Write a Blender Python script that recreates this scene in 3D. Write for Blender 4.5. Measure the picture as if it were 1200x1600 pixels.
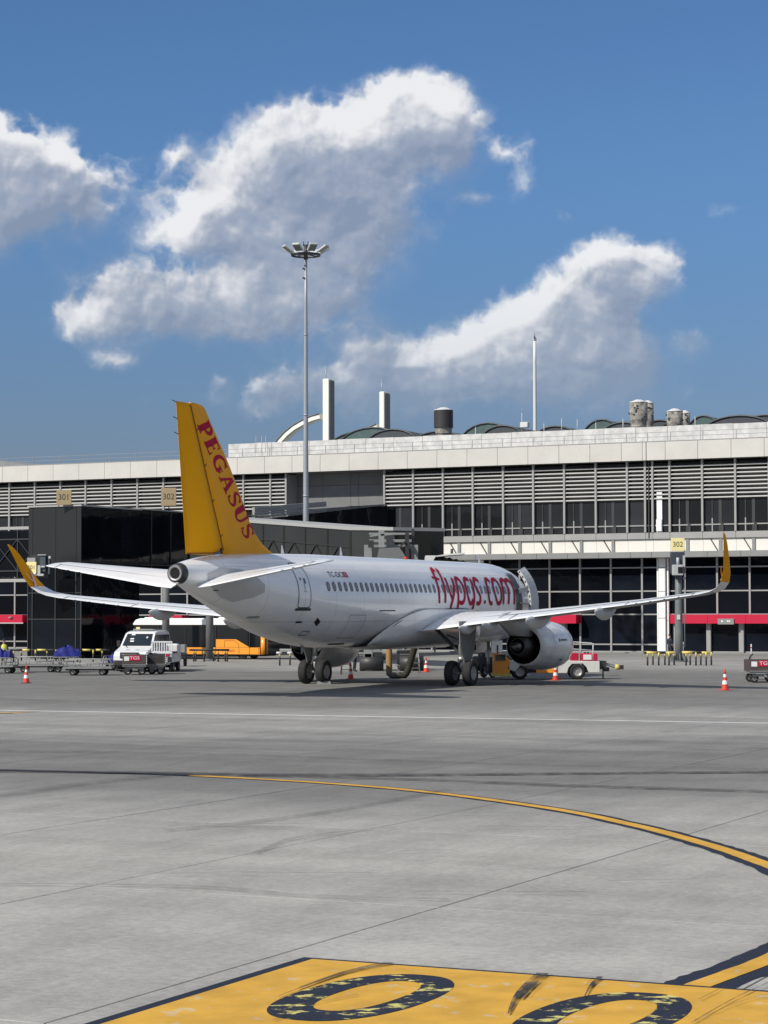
import bpy, math, random
import numpy as np
from mathutils import Vector, Matrix, Euler
random.seed(7)
R = math.radians
SC = bpy.context.scene
COL = SC.collection
for o in list(bpy.data.objects): bpy.data.objects.remove(o)

# ---------------------------------------------------------------- camera, sky, sun, exposure
FPX, CAM_H = 3500.0, 3.42
PITCH = math.atan((956.6 - 800) / FPX)
cd = bpy.data.cameras.new('camera'); cam = bpy.data.objects.new('camera', cd); COL.objects.link(cam)
cd.sensor_fit = 'VERTICAL'; cd.sensor_height = 36.0; cd.sensor_width = 27.0
cd.lens = 36.0 * FPX / 1600; cd.clip_start = 0.5; cd.clip_end = 6000
cam.matrix_world = Matrix.Translation((0, 0, CAM_H)) @ Matrix.Rotation(math.pi/2 + PITCH, 4, 'X') @ Matrix.Rotation(-0.0019, 4, 'Z')
SC.camera = cam
SC.view_settings.view_transform = 'Standard'; SC.view_settings.look = 'None'
SC.view_settings.gamma = 1; SC.view_settings.use_curve_mapping = False
SC.view_settings.exposure = 0.0

SUN = Vector((-.94, -.73, 1.0)).normalized()
sl = bpy.data.lights.new('sun', 'SUN'); sl.energy = 4.8; sl.angle = R(.53); sl.color = (1, .945, .85)
so = bpy.data.objects.new('sun', sl); COL.objects.link(so)
so.rotation_euler = SUN.to_track_quat('Z', 'Y').to_euler(); so.location = (-60, -60, 80)

W = bpy.data.worlds.new('World'); SC.world = W; W.use_nodes = True
def cloud_sheet(W_, H_, u0, u1, v0, v1):
    rs = np.random.RandomState(11)
    uu, vv = np.meshgrid(np.linspace(u0, u1, W_), np.linspace(v1, v0, H_))     # row 0 = bottom
    tabs = [rs.rand(257, 257) for _ in range(6)]
    def vn(x, y, k):
        t = tabs[k % 6]; xi = np.floor(x).astype(int); yi = np.floor(y).astype(int); fx = x-xi; fy = y-yi
        fx = fx*fx*fx*(fx*(fx*6-15)+10); fy = fy*fy*fy*(fy*(fy*6-15)+10); xi %= 256; yi %= 256; xj = (xi+1) % 256; yj = (yi+1) % 256
        return (t[yi, xi]*(1-fx)+t[yi, xj]*fx)*(1-fy)+(t[yj, xi]*(1-fx)+t[yj, xj]*fx)*fy
    def fbm(x, y, sc, n, ro=.5, seed=0, bil=False):
        a, s, tot = 1.0, 0, 0
        for k in range(n):
            c, sn = np.cos(.6*k+seed), np.sin(.6*k+seed)
            q = vn((x*c-y*sn)/sc*(2.03**k)+17.3*k+seed*5, (x*sn+y*c)/sc*(2.03**k)+9.1*k, k+seed)
            if bil: q = 1-abs(2*q-1)
            s = s+a*q; tot += a; a *= ro
        return s/tot
    B = [(640,180,72,46,1.25,0),(560,222,95,58,1.2,0),(700,212,46,52,1.05,0),(468,232,74,48,1.15,-20),(405,285,60,50,1.0,0),(500,300,125,78,1.0,-10),(340,340,56,48,.95,0),(648,146,34,22,.85,0),
         (310,370,60,45,.75,0),(440,375,115,55,.78,0),(600,320,72,76,.72,0),(570,400,70,45,.5,0),(500,440,80,40,.5,0),
         (195,448,64,42,1.15,0),(138,495,36,28,1.0,0),(225,490,76,32,.8,0),(335,468,110,40,1.0,0),(440,455,85,42,.85,0),(380,515,160,26,.6,0),(500,475,70,46,.5,0),
         (40,268,108,54,1.15,10),(-50,310,110,75,1.1,0),(120,300,48,38,1.0,0),(-20,228,80,38,.85,0),(60,340,90,40,.75,0),(190,285,24,50,.34,20),(282,243,22,28,.52,30),(252,290,24,38,.3,20),
         (985,412,58,34,1.3,0),(1022,438,36,44,1.05,0),(920,446,62,34,1.1,-25),(860,490,74,38,1.05,-20),(950,490,72,42,1.0,-35),(895,540,84,40,1.0,-30),(955,555,70,42,.85,0),(800,528,66,44,.9,0),(752,572,86,38,1.0,0),
         (690,582,95,34,.95,0),(578,552,40,38,1.0,0),(610,590,80,32,.8,0),(425,600,52,26,.82,0),(470,580,46,30,.6,0),(540,600,60,30,.7,0),(660,628,330,24,.52,0),(860,600,140,34,.6,0),(980,580,60,34,.5,0),
         (825,262,26,50,.44,15),(786,240,18,16,.48,0),(1085,545,26,22,.48,0),(890,350,20,12,.28,0),(190,556,42,16,.34,0),(1140,330,50,14,.19,0),(740,312,30,10,.3,0),(540,468,30,10,.3,-20),(345,600,12,14,.3,0)]
    def dens(U, V, full=True):
        wx = fbm(U, V, 150, 5, .55, 1)-.5; wy = fbm(U, V, 150, 5, .55, 2)-.5
        x = U+wx*55+6; y = V+wy*45-4
        if full: x = x+(fbm(U, V, 26, 4, .6, 3)-.5)*26; y = y+(fbm(U, V, 26, 4, .6, 4)-.5)*26
        d = 0
        for (cu, cv, ru, rv, s, an) in B:
            a = np.radians(an); dx, dy = x-cu, y-cv; X = (dx*np.cos(a)+dy*np.sin(a))/ru; Y = (-dx*np.sin(a)+dy*np.cos(a))/rv
            d = d+s*np.exp(-.95*(X*X+Y*Y))
        d = np.minimum(d, 1.5)
        b = fbm(x, y, 95, 7, .56, 5, True)-.62 if full else (fbm(x, y, 62, 4, .5, 5)-.5)*1.1; n = fbm(x, y, 60, 6 if full else 2, .55, 2)-.5
        return d + (b*1.5+n*.55)*np.minimum(d*1.6, 1)
    D = dens(uu, vv); Dl = dens(uu, vv, False)
    ss = lambda a, b, x: (lambda t: t*t*(3-2*t))(np.clip((x-a)/(b-a), 0, 1))
    tau = 0      # sunlight marched through the layer from the upper left
    for k, (st, w) in enumerate(((8, .3), (20, .5), (40, .9), (70, 1.1), (110, 1.2), (160, 1.0))):
        tau = tau+np.clip(dens(uu-.50*st, vv-.87*st, False)-.35, 0, .9)*w
    g = np.clip((Dl-dens(uu-7, vv-11, False)), -.5, .5); gf = np.clip((D-dens(uu-3, vv-5)), -.4, .4)
    big = fbm(uu, vv, 110, 3, .5, 3)-.5
    mott = fbm(uu, vv, 38, 5, .55, 1)-.5
    L = np.clip(np.exp(-tau*.36)*.89+g*.62+gf*.30+big*.75+mott*.38, 0, 1)
    sharp = ss(.12, .72, D); soft = ss(.02, 1.15, D*.75+Dl*.25)
    q = ss(.30, .85, L); al = np.clip((sharp*q+soft*(1-q)*.76)*.96, 0, 1)
    lo, mid, hi = np.array([.275, .315, .40]), np.array([.43, .455, .52]), np.array([.83, .84, .86])
    t = L[..., None]; col = np.where(t < .4, lo+(mid-lo)*(t/.4), mid+(hi-mid)*((t-.4)/.6))
    # thin low cloud melts into the haze
    hz = np.clip((vv-430)/260, 0, 1)[..., None]; col = col*(1-.30*hz)+np.array([.27, .37, .50])*(.30*hz)
    al = al*(1-.35*np.clip((vv-560)/90, 0, 1))
    al = al*ss(u0+10, u0+230, uu)*ss(u1-10, u1-170, uu)
    return np.concatenate([col, al[..., None]], 2).astype(np.float32)

def build_world():
    nt = W.node_tree; nt.nodes.clear(); N = nt.nodes; L = nt.links
    CW, CH = 1300, 800; U0, U1, V0, V1 = -260, 1460, -20, 975
    A = cloud_sheet(CW, CH, U0, U1, V0, V1)
    im = bpy.data.images.new('cloud_cover', CW, CH, alpha=True, float_buffer=True); im.colorspace_settings.name = 'Non-Color'; im.alpha_mode = 'CHANNEL_PACKED'
    im.pixels.foreach_set(A.ravel()); im.update(); im.pack()
    def m(op, a, b=None, c=None):
        n = N.new('ShaderNodeMath'); n.operation = op
        for i, v in enumerate((a, b, c)):
            if v is None: continue
            if isinstance(v, (int, float)): n.inputs[i].default_value = v
            else: L.new(v, n.inputs[i])
        return n.outputs[0]
    tc = N.new('ShaderNodeTexCoord'); sp = N.new('ShaderNodeSeparateXYZ'); L.new(tc.outputs['Generated'], sp.inputs[0])
    az = m('MULTIPLY', m('ARCTAN2', sp.outputs[0], sp.outputs[1]), 3500.0)      # azimuth and elevation in arc units
    el = m('MULTIPLY', m('ARCSINE', sp.outputs[2]), 3500.0)
    cb = N.new('ShaderNodeCombineXYZ')
    L.new(m('DIVIDE', m('ADD', az, 600.0-U0), float(U1-U0)), cb.inputs[0]); L.new(m('DIVIDE', m('ADD', el, float(V1)-956.6), float(V1-V0)), cb.inputs[1])
    tx = N.new('ShaderNodeTexImage'); tx.image = im; tx.extension = 'CLIP'; tx.interpolation = 'Cubic'; L.new(cb.outputs[0], tx.inputs[0])
    # the same broken cumulus goes on outside the view
    cz = N.new('ShaderNodeCombineXYZ'); L.new(m('DIVIDE', az, 100.0), cz.inputs[0]); L.new(m('DIVIDE', el, 70.0), cz.inputs[1])
    no = N.new('ShaderNodeTexNoise'); no.inputs['Scale'].default_value = .22; no.inputs['Detail'].default_value = 4; L.new(cz.outputs[0], no.inputs[0])
    far = N.new('ShaderNodeMapRange'); far.interpolation_type = 'SMOOTHSTEP'; far.inputs['From Min'].default_value = 640; far.inputs['From Max'].default_value = 1000
    L.new(m('MAXIMUM', m('ABSOLUTE', az), m('SUBTRACT', el, 330.0)), far.inputs[0])
    oc = N.new('ShaderNodeMapRange'); oc.interpolation_type = 'SMOOTHSTEP'; L.new(no.outputs[0], oc.inputs[0]); oc.inputs['From Min'].default_value = .46; oc.inputs['From Max'].default_value = .56; oc.inputs['To Max'].default_value = .9
    oa = m('MULTIPLY', m('MULTIPLY', oc.outputs[0], far.outputs[0]), m('GREATER_THAN', el, 0.0))
    sky = N.new('ShaderNodeTexSky'); sky.sky_type = 'NISHITA'; sky.sun_disc = False
    sky.sun_elevation = math.asin(SUN.z); sky.sun_rotation = math.atan2(SUN.x, SUN.y)
    sky.altitude = 50; sky.air_density = 1.0; sky.dust_density = DUST; sky.ozone_density = OZONE
    def scaled(col):
        v = N.new('ShaderNodeVectorMath'); v.operation = 'SCALE'; v.inputs['Scale'].default_value = 1.04 / STR
        if isinstance(col, tuple): v.inputs[0].default_value = col
        else: L.new(col, v.inputs[0])
        return v.outputs[0]
    def mix(f, a, b):
        x = N.new('ShaderNodeMix'); x.data_type = 'RGBA'; L.new(f, x.inputs[0]); L.new(a, x.inputs[6]); L.new(b, x.inputs[7]); return x.outputs[2]
    tint = N.new('ShaderNodeVectorMath'); tint.operation = 'MULTIPLY'; L.new(sky.outputs[0], tint.inputs[0]); tint.inputs[1].default_value = (.70, .94, 1.20)
    lowf = N.new('ShaderNodeMapRange'); lowf.interpolation_type = 'SMOOTHSTEP'; L.new(el, lowf.inputs[0]); lowf.inputs['From Min'].default_value = 0; lowf.inputs['From Max'].default_value = 780; lowf.inputs['To Min'].default_value = 1; lowf.inputs['To Max'].default_value = 0
    hzt = N.new('ShaderNodeMix'); hzt.data_type = 'RGBA'; hzt.blend_type = 'MULTIPLY'; L.new(lowf.outputs[0], hzt.inputs[0]); L.new(tint.outputs[0], hzt.inputs[6]); hzt.inputs[7].default_value = (.76, .545, .56, 1)
    c = mix(oa, hzt.outputs[2], scaled((.58, .61, .66))); c = mix(tx.outputs['Alpha'], c, scaled(tx.outputs['Color']))
    bg = N.new('ShaderNodeBackground'); bg.inputs['Strength'].default_value = STR; L.new(c, bg.inputs[0])
    out = N.new('ShaderNodeOutputWorld'); L.new(bg.outputs[0], out.inputs[0])
STR, DUST, OZONE = .075, .35, 3.6
build_world()

# ---------------------------------------------------------------- materials
def mat(name, col, rough=.6, metal=0.0, var=0.0, vs=3.0, bump=0.0, bs=20.0, spec=.5, coat=0.0, stretch=None, dark=None, space='Object'):
    m = bpy.data.materials.new(name); m.use_nodes = True; nt = m.node_tree; b = nt.nodes['Principled BSDF']
    c = (col[0], col[1], col[2], 1) if not isinstance(col, (int, float)) else (col, col, col, 1)
    b.inputs['Base Color'].default_value = c; b.inputs['Roughness'].default_value = rough
    b.inputs['Metallic'].default_value = metal; b.inputs['Specular IOR Level'].default_value = spec
    b.inputs['Coat Weight'].default_value = coat; b.inputs['Coat Roughness'].default_value = .12
    if var or bump:
        tc = nt.nodes.new('ShaderNodeTexCoord'); mp = nt.nodes.new('ShaderNodeMapping')
        nt.links.new(tc.outputs[space], mp.inputs[0])
        if stretch: mp.inputs['Scale'].default_value = stretch
        if space == 'Object':     # every copy gets its own patch of the texture
            oi = nt.nodes.new('ShaderNodeObjectInfo'); ml = nt.nodes.new('ShaderNodeMath'); ml.operation = 'MULTIPLY'; ml.inputs[1].default_value = 37.0
            nt.links.new(oi.outputs['Random'], ml.inputs[0]); nt.links.new(ml.outputs[0], mp.inputs['Location'])
    if var:
        n = nt.nodes.new('ShaderNodeTexNoise'); n.inputs['Scale'].default_value = vs; n.inputs['Detail'].default_value = 7; n.inputs['Roughness'].default_value = .65
        nt.links.new(mp.outputs[0], n.inputs[0])
        r = nt.nodes.new('ShaderNodeMapRange'); nt.links.new(n.outputs[0], r.inputs[0])
        r.inputs['From Min'].default_value = .3; r.inputs['From Max'].default_value = .7
        mx = nt.nodes.new('ShaderNodeMix'); mx.data_type = 'RGBA'; nt.links.new(r.outputs[0], mx.inputs[0])
        d = dark or tuple(x*(1-var) for x in c[:3])
        mx.inputs[6].default_value = (d[0], d[1], d[2], 1); mx.inputs[7].default_value = c
        nt.links.new(mx.outputs[2], b.inputs['Base Color'])
        r2 = nt.nodes.new('ShaderNodeMapRange'); nt.links.new(n.outputs[0], r2.inputs[0])
        r2.inputs['To Min'].default_value = min(1, rough*1.25); r2.inputs['To Max'].default_value = rough*.8
        nt.links.new(r2.outputs[0], b.inputs['Roughness'])
    if bump:
        n2 = nt.nodes.new('ShaderNodeTexNoise'); n2.inputs['Scale'].default_value = bs; n2.inputs['Detail'].default_value = 5
        nt.links.new(mp.outputs[0], n2.inputs[0])
        bp = nt.nodes.new('ShaderNodeBump'); bp.inputs['Strength'].default_value = bump; bp.inputs['Distance'].default_value = .02
        nt.links.new(n2.outputs[0], bp.inputs['Height']); nt.links.new(bp.outputs[0], b.inputs['Normal'])
    return m

# ---------------------------------------------------------------- mesh helpers
def _ortho(d):
    d = d.normalized(); a = Vector((0, 0, 1)) if abs(d.z) < .9 else Vector((1, 0, 0))
    x = d.cross(a).normalized(); return x, d.cross(x).normalized()
class MB:
    def __init__(s): s.v = []; s.f = []; s.sm = []
    def add(s, v, f, smooth=False):
        n = len(s.v); s.v += [tuple(p) for p in v]; s.f += [tuple(i+n for i in q) for q in f]; s.sm += [smooth]*len(f); return s
    def box(s, c, d, rz=0.0, bev=0.0):
        x, y, z = d[0]/2, d[1]/2, d[2]/2
        if bev:
            b = min(bev, x*.45, y*.45, z*.45); vs = []
            for zz, k in ((-z, b), (-z+b, 0), (z-b, 0), (z, b)):
                X, Y = x-k, y-k
                vs += [(-X+b, -Y, zz), (X-b, -Y, zz), (X, -Y+b, zz), (X, Y-b, zz), (X-b, Y, zz), (-X+b, Y, zz), (-X, Y-b, zz), (-X, -Y+b, zz)]
            f = [tuple(range(7, -1, -1)), tuple(range(24, 32))]
            for r in range(3):
                for i in range(8): f.append((r*8+i, r*8+(i+1) % 8, (r+1)*8+(i+1) % 8, (r+1)*8+i))
        else:
            vs = [(a, b_, e) for e in (-z, z) for a, b_ in ((-x, -y), (x, -y), (x, y), (-x, y))]
            f = [(3, 2, 1, 0), (4, 5, 6, 7), (0, 1, 5, 4), (1, 2, 6, 5), (2, 3, 7, 6), (3, 0, 4, 7)]
        cs, sn = math.cos(rz), math.sin(rz)
        return s.add([(c[0]+p[0]*cs-p[1]*sn, c[1]+p[0]*sn+p[1]*cs, c[2]+p[2]) for p in vs], f)
    def bar(s, a, b, w, h=None, up=None):
        a, b = Vector(a), Vector(b); h = h or w; d = (b-a).normalized()
        u = Vector(up) if up else (Vector((0, 0, 1)) if abs(d.z) < .95 else Vector((0, 1, 0)))
        x = d.cross(u).normalized(); y = x.cross(d).normalized()
        vs = [p + x*i*w/2 + y*j*h/2 for p in (a, b) for i, j in ((-1, -1), (1, -1), (1, 1), (-1, 1))]
        return s.add(vs, [(3, 2, 1, 0), (4, 5, 6, 7), (0, 1, 5, 4), (1, 2, 6, 5), (2, 3, 7, 6), (3, 0, 4, 7)])
    def cyl(s, a, b, r0, r1=None, n=12, caps=True):
        a, b = Vector(a), Vector(b); r1 = r0 if r1 is None else r1; x, y = _ortho(b-a); vs = []
        for p, r in ((a, r0), (b, r1)):
            for i in range(n):
                t = 2*math.pi*i/n; vs.append(p + x*r*math.cos(t) + y*r*math.sin(t))
        s.add(vs, [(i, (i+1) % n, n+(i+1) % n, n+i) for i in range(n)], True)
        if caps: s.add(vs, [tuple(range(n-1, -1, -1)), tuple(range(n, 2*n))])
        return s
    def tube(s, pts, r, n=8, rr=None):
        pts = [Vector(p) for p in pts]; vs = []; px = None
        for k, p in enumerate(pts):
            d = (pts[min(k+1, len(pts)-1)]-pts[max(k-1, 0)]).normalized()
            if px is None: x, y = _ortho(d)
            else: x = (px - d*px.dot(d)).normalized(); y = d.cross(x)
            px = x; q = rr[k] if rr else r
            vs += [p + x*q*math.cos(2*math.pi*i/n) + y*q*math.sin(2*math.pi*i/n) for i in range(n)]
        f = [(k*n+i, k*n+(i+1) % n, (k+1)*n+(i+1) % n, (k+1)*n+i) for k in range(len(pts)-1) for i in range(n)]
        s.add(vs, f, True); m = (len(pts)-1)*n
        s.add(vs, [tuple(range(n-1, -1, -1)), tuple(range(m, m+n))]); return s
    def lathe(s, prof, c, axis=(0, 0, 1), n=24, closed=False):
        ax = Vector(axis).normalized(); x, y = _ortho(ax); c = Vector(c); vs = []
        for r, h in prof:
            vs += [c + ax*h + x*r*math.cos(2*math.pi*i/n) + y*r*math.sin(2*math.pi*i/n) for i in range(n)]
        K = len(prof); f = []
        for k in range(K if closed else K-1):
            k2 = (k+1) % K
            f += [(k*n+i, k*n+(i+1) % n, k2*n+(i+1) % n, k2*n+i) for i in range(n)]
        return s.add(vs, f, True)
    def prism(s, poly, fn, t0, t1):
        "poly: 2-D outline; fn(a,b,t) -> point; extruded from t0 to t1"
        n = len(poly); vs = [fn(a, b, t) for t in (t0, t1) for a, b in poly]
        return s.add(vs, [tuple(range(n-1, -1, -1)), tuple(range(n, 2*n))] + [(i, (i+1) % n, n+(i+1) % n, n+i) for i in range(n)])
    def loft(s, rings, closed=True, caps=False, smooth=True):
        n = len(rings[0]); vs = [p for r in rings for p in r]; f = []
        for k in range(len(rings)-1):
            for i in range(n if closed else n-1): f.append((k*n+i, k*n+(i+1) % n, (k+1)*n+(i+1) % n, (k+1)*n+i))
        s.add(vs, f, smooth)
        if caps: s.add(list(rings[0])+list(rings[-1]), [tuple(range(n-1, -1, -1)), tuple(range(n, 2*n))])
        return s
    def mesh(s, name, m):
        me = bpy.data.meshes.new(name); me.from_pydata(s.v, [], s.f); me.validate()
        if len(me.polygons) == len(s.sm): me.polygons.foreach_set('use_smooth', s.sm)
        if isinstance(m, bpy.types.Material): me.materials.append(m)
        me.update()
        if s.fixn:
            import bmesh
            b = bmesh.new(); b.from_mesh(me); bmesh.ops.remove_doubles(b, verts=b.verts, dist=1e-5); bmesh.ops.recalc_face_normals(b, faces=b.faces); b.to_mesh(me); b.free()
        return me
    fixn = True
    def obj(s, name, m, parent=None, loc=(0, 0, 0), rz=0.0, round_=0.0):
        o = place(name, s.mesh(name, m), parent, loc, rz)
        if round_:
            for f_ in o.data.polygons: f_.use_smooth = True
            bv = o.modifiers.new('Bevel', 'BEVEL'); bv.width = round_; bv.segments = 3; bv.limit_method = 'ANGLE'; bv.angle_limit = R(22); bv.harden_normals = True
        return o
def place(name, me, parent=None, loc=(0, 0, 0), rz=0.0, rot=None, kind=None, label=None):
    o = bpy.data.objects.new(name, me); COL.objects.link(o); o.parent = parent; o.location = loc
    o.rotation_euler = rot if rot else (0, 0, rz)
    if kind: o['kind'] = kind
    if label: o['label'] = label
    return o
def thing(name, label, cat, loc=(0, 0, 0), rz=0.0, group=None):
    o = bpy.data.objects.new(name, None); COL.objects.link(o); o.location = loc; o.rotation_euler = (0, 0, rz)
    o['label'] = label; o['category'] = cat; o.empty_display_size = .3
    if group: o['group'] = group
    return o
def kids(o): return [c for c in bpy.data.objects if c.parent == o]
KID = {}
def copy_thing(root, loc, rz, label):
    if root.name not in KID:
        KID[root.name] = [(c, kids(c)) for c in kids(root)]
    r = root.copy(); COL.objects.link(r); r.location = loc; r.rotation_euler = (0, 0, rz); r['label'] = label
    for c, gs in KID[root.name]:
        d = c.copy(); COL.objects.link(d); d.parent = r
        for g_ in gs:
            e = g_.copy(); COL.objects.link(e); e.parent = d
    return r
def text_mesh(txt, size, xs=1.0, extr=0.0):
    c = bpy.data.curves.new('lettering', 'FONT'); c.body = txt; c.size = size; c.extrude = extr; c.align_x = 'CENTER'; c.align_y = 'CENTER'
    o = bpy.data.objects.new('lettering', c); COL.objects.link(o); dg = bpy.context.evaluated_depsgraph_get(); dg.update()
    me = bpy.data.meshes.new_from_object(o.evaluated_get(dg)); bpy.data.objects.remove(o)
    if xs != 1: me.transform(Matrix.Diagonal((xs, 1, 1, 1)))
    return me
def text(txt, size, m, parent, loc, rot=(math.pi/2, 0, 0), xs=1.0, name='lettering', bold=0.0):
    me = text_mesh(txt, size, xs); me.materials.clear(); me.materials.append(m)
    return place(name, me, parent, loc, rot=rot)
def ray(u, v):
    x0, y0 = u-600, v-800; c, s = math.cos(.0019), math.sin(.0019); x = x0*c-y0*s; y = x0*s+y0*c
    return (x, FPX*math.cos(PITCH)+y*math.sin(PITCH), FPX*math.sin(PITCH)-y*math.cos(PITCH))
def G(u, v, z=0.0):
    x, d, w = ray(u, v); t = (z-CAM_H)/w; return (x*t, d*t)
def atY(u, v, Y):
    x, d, w = ray(u, v); k = Y/d; return Vector((x*k, Y, CAM_H+w*k))
# ---------------------------------------------------------------- ground
BETA = R(25.4); CB, SB = math.cos(BETA), math.sin(BETA)
def E12(e1, e2, z=0.0): return (e1*CB + e2*SB, -e1*SB + e2*CB, z)
def toE(X, Y): return (X*CB - Y*SB, X*SB + Y*CB)
def concrete(name):
    m = bpy.data.materials.new(name); m.use_nodes = True; nt = m.node_tree; b = nt.nodes['Principled BSDF']; N = nt.nodes; L = nt.links
    def M(op, a, b_=None, clamp=False):
        n = N.new('ShaderNodeMath'); n.operation = op; n.use_clamp = clamp
        for i, v in enumerate((a, b_)):
            if v is None: continue
            if isinstance(v, (int, float)): n.inputs[i].default_value = v
            else: L.new(v, n.inputs[i])
        return n.outputs[0]
    geo = N.new('ShaderNodeNewGeometry')
    mp = N.new('ShaderNodeMapping'); L.new(geo.outputs['Position'], mp.inputs[0]); mp.inputs['Rotation'].default_value = (0, 0, BETA)
    def noise(sc, det=6, ro=.6, scale=(1, 1, 1)):
        q = N.new('ShaderNodeMapping'); L.new(mp.outputs[0], q.inputs[0]); q.inputs['Scale'].default_value = scale
        n = N.new('ShaderNodeTexNoise'); n.inputs['Scale'].default_value = sc; n.inputs['Detail'].default_value = det; n.inputs['Roughness'].default_value = ro
        L.new(q.outputs[0], n.inputs[0]); return n.outputs[0]
    sp = N.new('ShaderNodeSeparateXYZ'); L.new(geo.outputs['Position'], sp.inputs[0])
    nb = noise(.07, 4, .55); n2 = noise(.9, 8, .7, (1, .35, 1)); n3 = noise(9, 6, .75); n4 = noise(60, 4, .7); ns = noise(.28, 6, .65, (.25, 1.6, 1))
    # traffic lanes: rubber and oil darken the concrete where tugs and aircraft roll
    q = M('ADD', M('ADD', sp.outputs[1], M('MULTIPLY', sp.outputs[0], .12)), M('MULTIPLY', M('SUBTRACT', nb, .5), 26))
    q = M('ADD', q, M('MULTIPLY', M('SUBTRACT', ns, .5), 12))
    cr = N.new('ShaderNodeValToRGB'); L.new(M('DIVIDE', q, 200.0), cr.inputs[0])
    el = cr.color_ramp.elements; el[0].position = 0; el[0].color = (.322, .317, .300, 1); el[1].position = .165; el[1].color = (.325, .315, .288, 1)
    for p, c in ((.20, .28), (.225, .165), (.285, .16), (.32, .25), (.375, .27), (.41, .175), (.48, .165), (.62, .155), (.655, .165), (.70, .27), (.80, .28), (.88, .23)):
        e = el.new(p); e.color = (c*1.01, c*.985, c*.925, 1)
    mx = N.new('ShaderNodeMix'); mx.data_type = 'RGBA'; mx.blend_type = 'MULTIPLY'; mx.inputs[0].default_value = 1
    tone = M('ADD', M('MULTIPLY', M('SUBTRACT', n2, .5), .85), 1.0)
    tone = M('MULTIPLY', tone, M('ADD', M('MULTIPLY', M('SUBTRACT', n3, .5), 1.0), 1.0))
    tone = M('MULTIPLY', tone, M('ADD', M('MULTIPLY', M('SUBTRACT', n4, .5), .9), 1.0))
    tone = M('MULTIPLY', tone, M('ADD', M('MULTIPLY', M('SUBTRACT', ns, .5), .8), 1.0))
    # pits and dark specks
    vo = N.new('ShaderNodeTexVoronoi'); vo.inputs['Scale'].default_value = 5.5; L.new(mp.outputs[0], vo.inputs[0])
    pit = N.new('ShaderNodeMapRange'); L.new(vo.outputs['Distance'], pit.inputs[0]); pit.inputs['From Min'].default_value = .03; pit.inputs['From Max'].default_value = .09
    pit.inputs['To Min'].default_value = .55
    pm = M('MAXIMUM', pit.outputs[0], M('GREATER_THAN', M('FRACT', M('MULTIPLY', n2, 13.0)), .35)); tone = M('MULTIPLY', tone, pm)
    oi = N.new('ShaderNodeObjectInfo'); tone = M('MULTIPLY', tone, M('ADD', M('MULTIPLY', oi.outputs['Random'], .07), .965))
    cb = N.new('ShaderNodeCombineColor'); 
    for i in range(3): L.new(tone, cb.inputs[i])
    L.new(cr.outputs[0], mx.inputs[6]); L.new(cb.outputs[0], mx.inputs[7]); 
    # sealed joints between far slabs, where they are too small to build
    sm = N.new('ShaderNodeSeparateXYZ'); L.new(mp.outputs[0], sm.inputs[0])
    def line(o, per, off, w):
        return M('LESS_THAN', M('ABSOLUTE', M('SUBTRACT', M('FRACT', M('DIVIDE', M('SUBTRACT', o, off), per)), .5)), w/per)
    jn = M('MULTIPLY', M('MAXIMUM', line(sm.outputs[0], 4.8, -10.65+2.4, .02), line(sm.outputs[1], 8.1, 15.8+4.05, .02)), M('GREATER_THAN', sm.outputs[1], 64.5))
    jn = M('MULTIPLY', jn, M('MULTIPLY', M('LESS_THAN', sm.outputs[1], 120.0), .6))
    mj = N.new('ShaderNodeMix'); mj.data_type = 'RGBA'; L.new(jn, mj.inputs[0]); L.new(mx.outputs[2], mj.inputs[6]); mj.inputs[7].default_value = (.04, .04, .042, 1)
    L.new(mj.outputs[2], b.inputs['Base Color'])
    b.inputs['Roughness'].default_value = .82; b.inputs['Specular IOR Level'].default_value = .3
    bp = N.new('ShaderNodeBump'); bp.inputs['Strength'].default_value = .5; bp.inputs['Distance'].default_value = .012
    L.new(M('ADD', n3, M('MULTIPLY', n4, .6)), bp.inputs['Height']); L.new(bp.outputs[0], b.inputs['Normal'])
    return m
M_conc = concrete('apron_concrete')
M_joint = mat('joint_sealant', .035, .85, var=.3, vs=4, space='Object')
e1a, e1b, e2a, e2b = -10.65-4.8*5, -10.65+4.8*3, 15.8-8.1, 15.8+8.1*6
b = MB(); b.fixn = False
inn = [E12(e1a, e2a), E12(e1b, e2a), E12(e1b, e2b), E12(e1a, e2b)]
out = [(-1500, -800, 0), (1500, -800, 0), (1500, 2600, 0), (-1500, 2600, 0)]
low = [(p[0], p[1], -.12) for p in inn]
b.add(inn+out+low, [(4, 5, 1, 0), (5, 6, 2, 1), (6, 7, 3, 2), (7, 4, 0, 3), (0, 1, 9, 8), (1, 2, 10, 9), (2, 3, 11, 10), (3, 0, 8, 11)])
apron = b.obj('apron', M_conc); apron['kind'] = 'structure'
b = MB(); b.fixn = False; b.add(low, [(0, 1, 2, 3)]); b.obj('joint_bed', M_joint, apron, (0, 0, .004))
b = MB(); b.box((0, 0, -.05), (4.8-.022, 8.1-.022, .1), bev=.005); slab_me = b.mesh('slab', M_conc)
for i in range(8):
    for j in range(7):
        X, Y, _ = E12(e1a+4.8*(i+.5), e2a+8.1*(j+.5))
        place('slab', slab_me, apron, (X, Y, random.uniform(-.0015, .0015)), -BETA)

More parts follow.
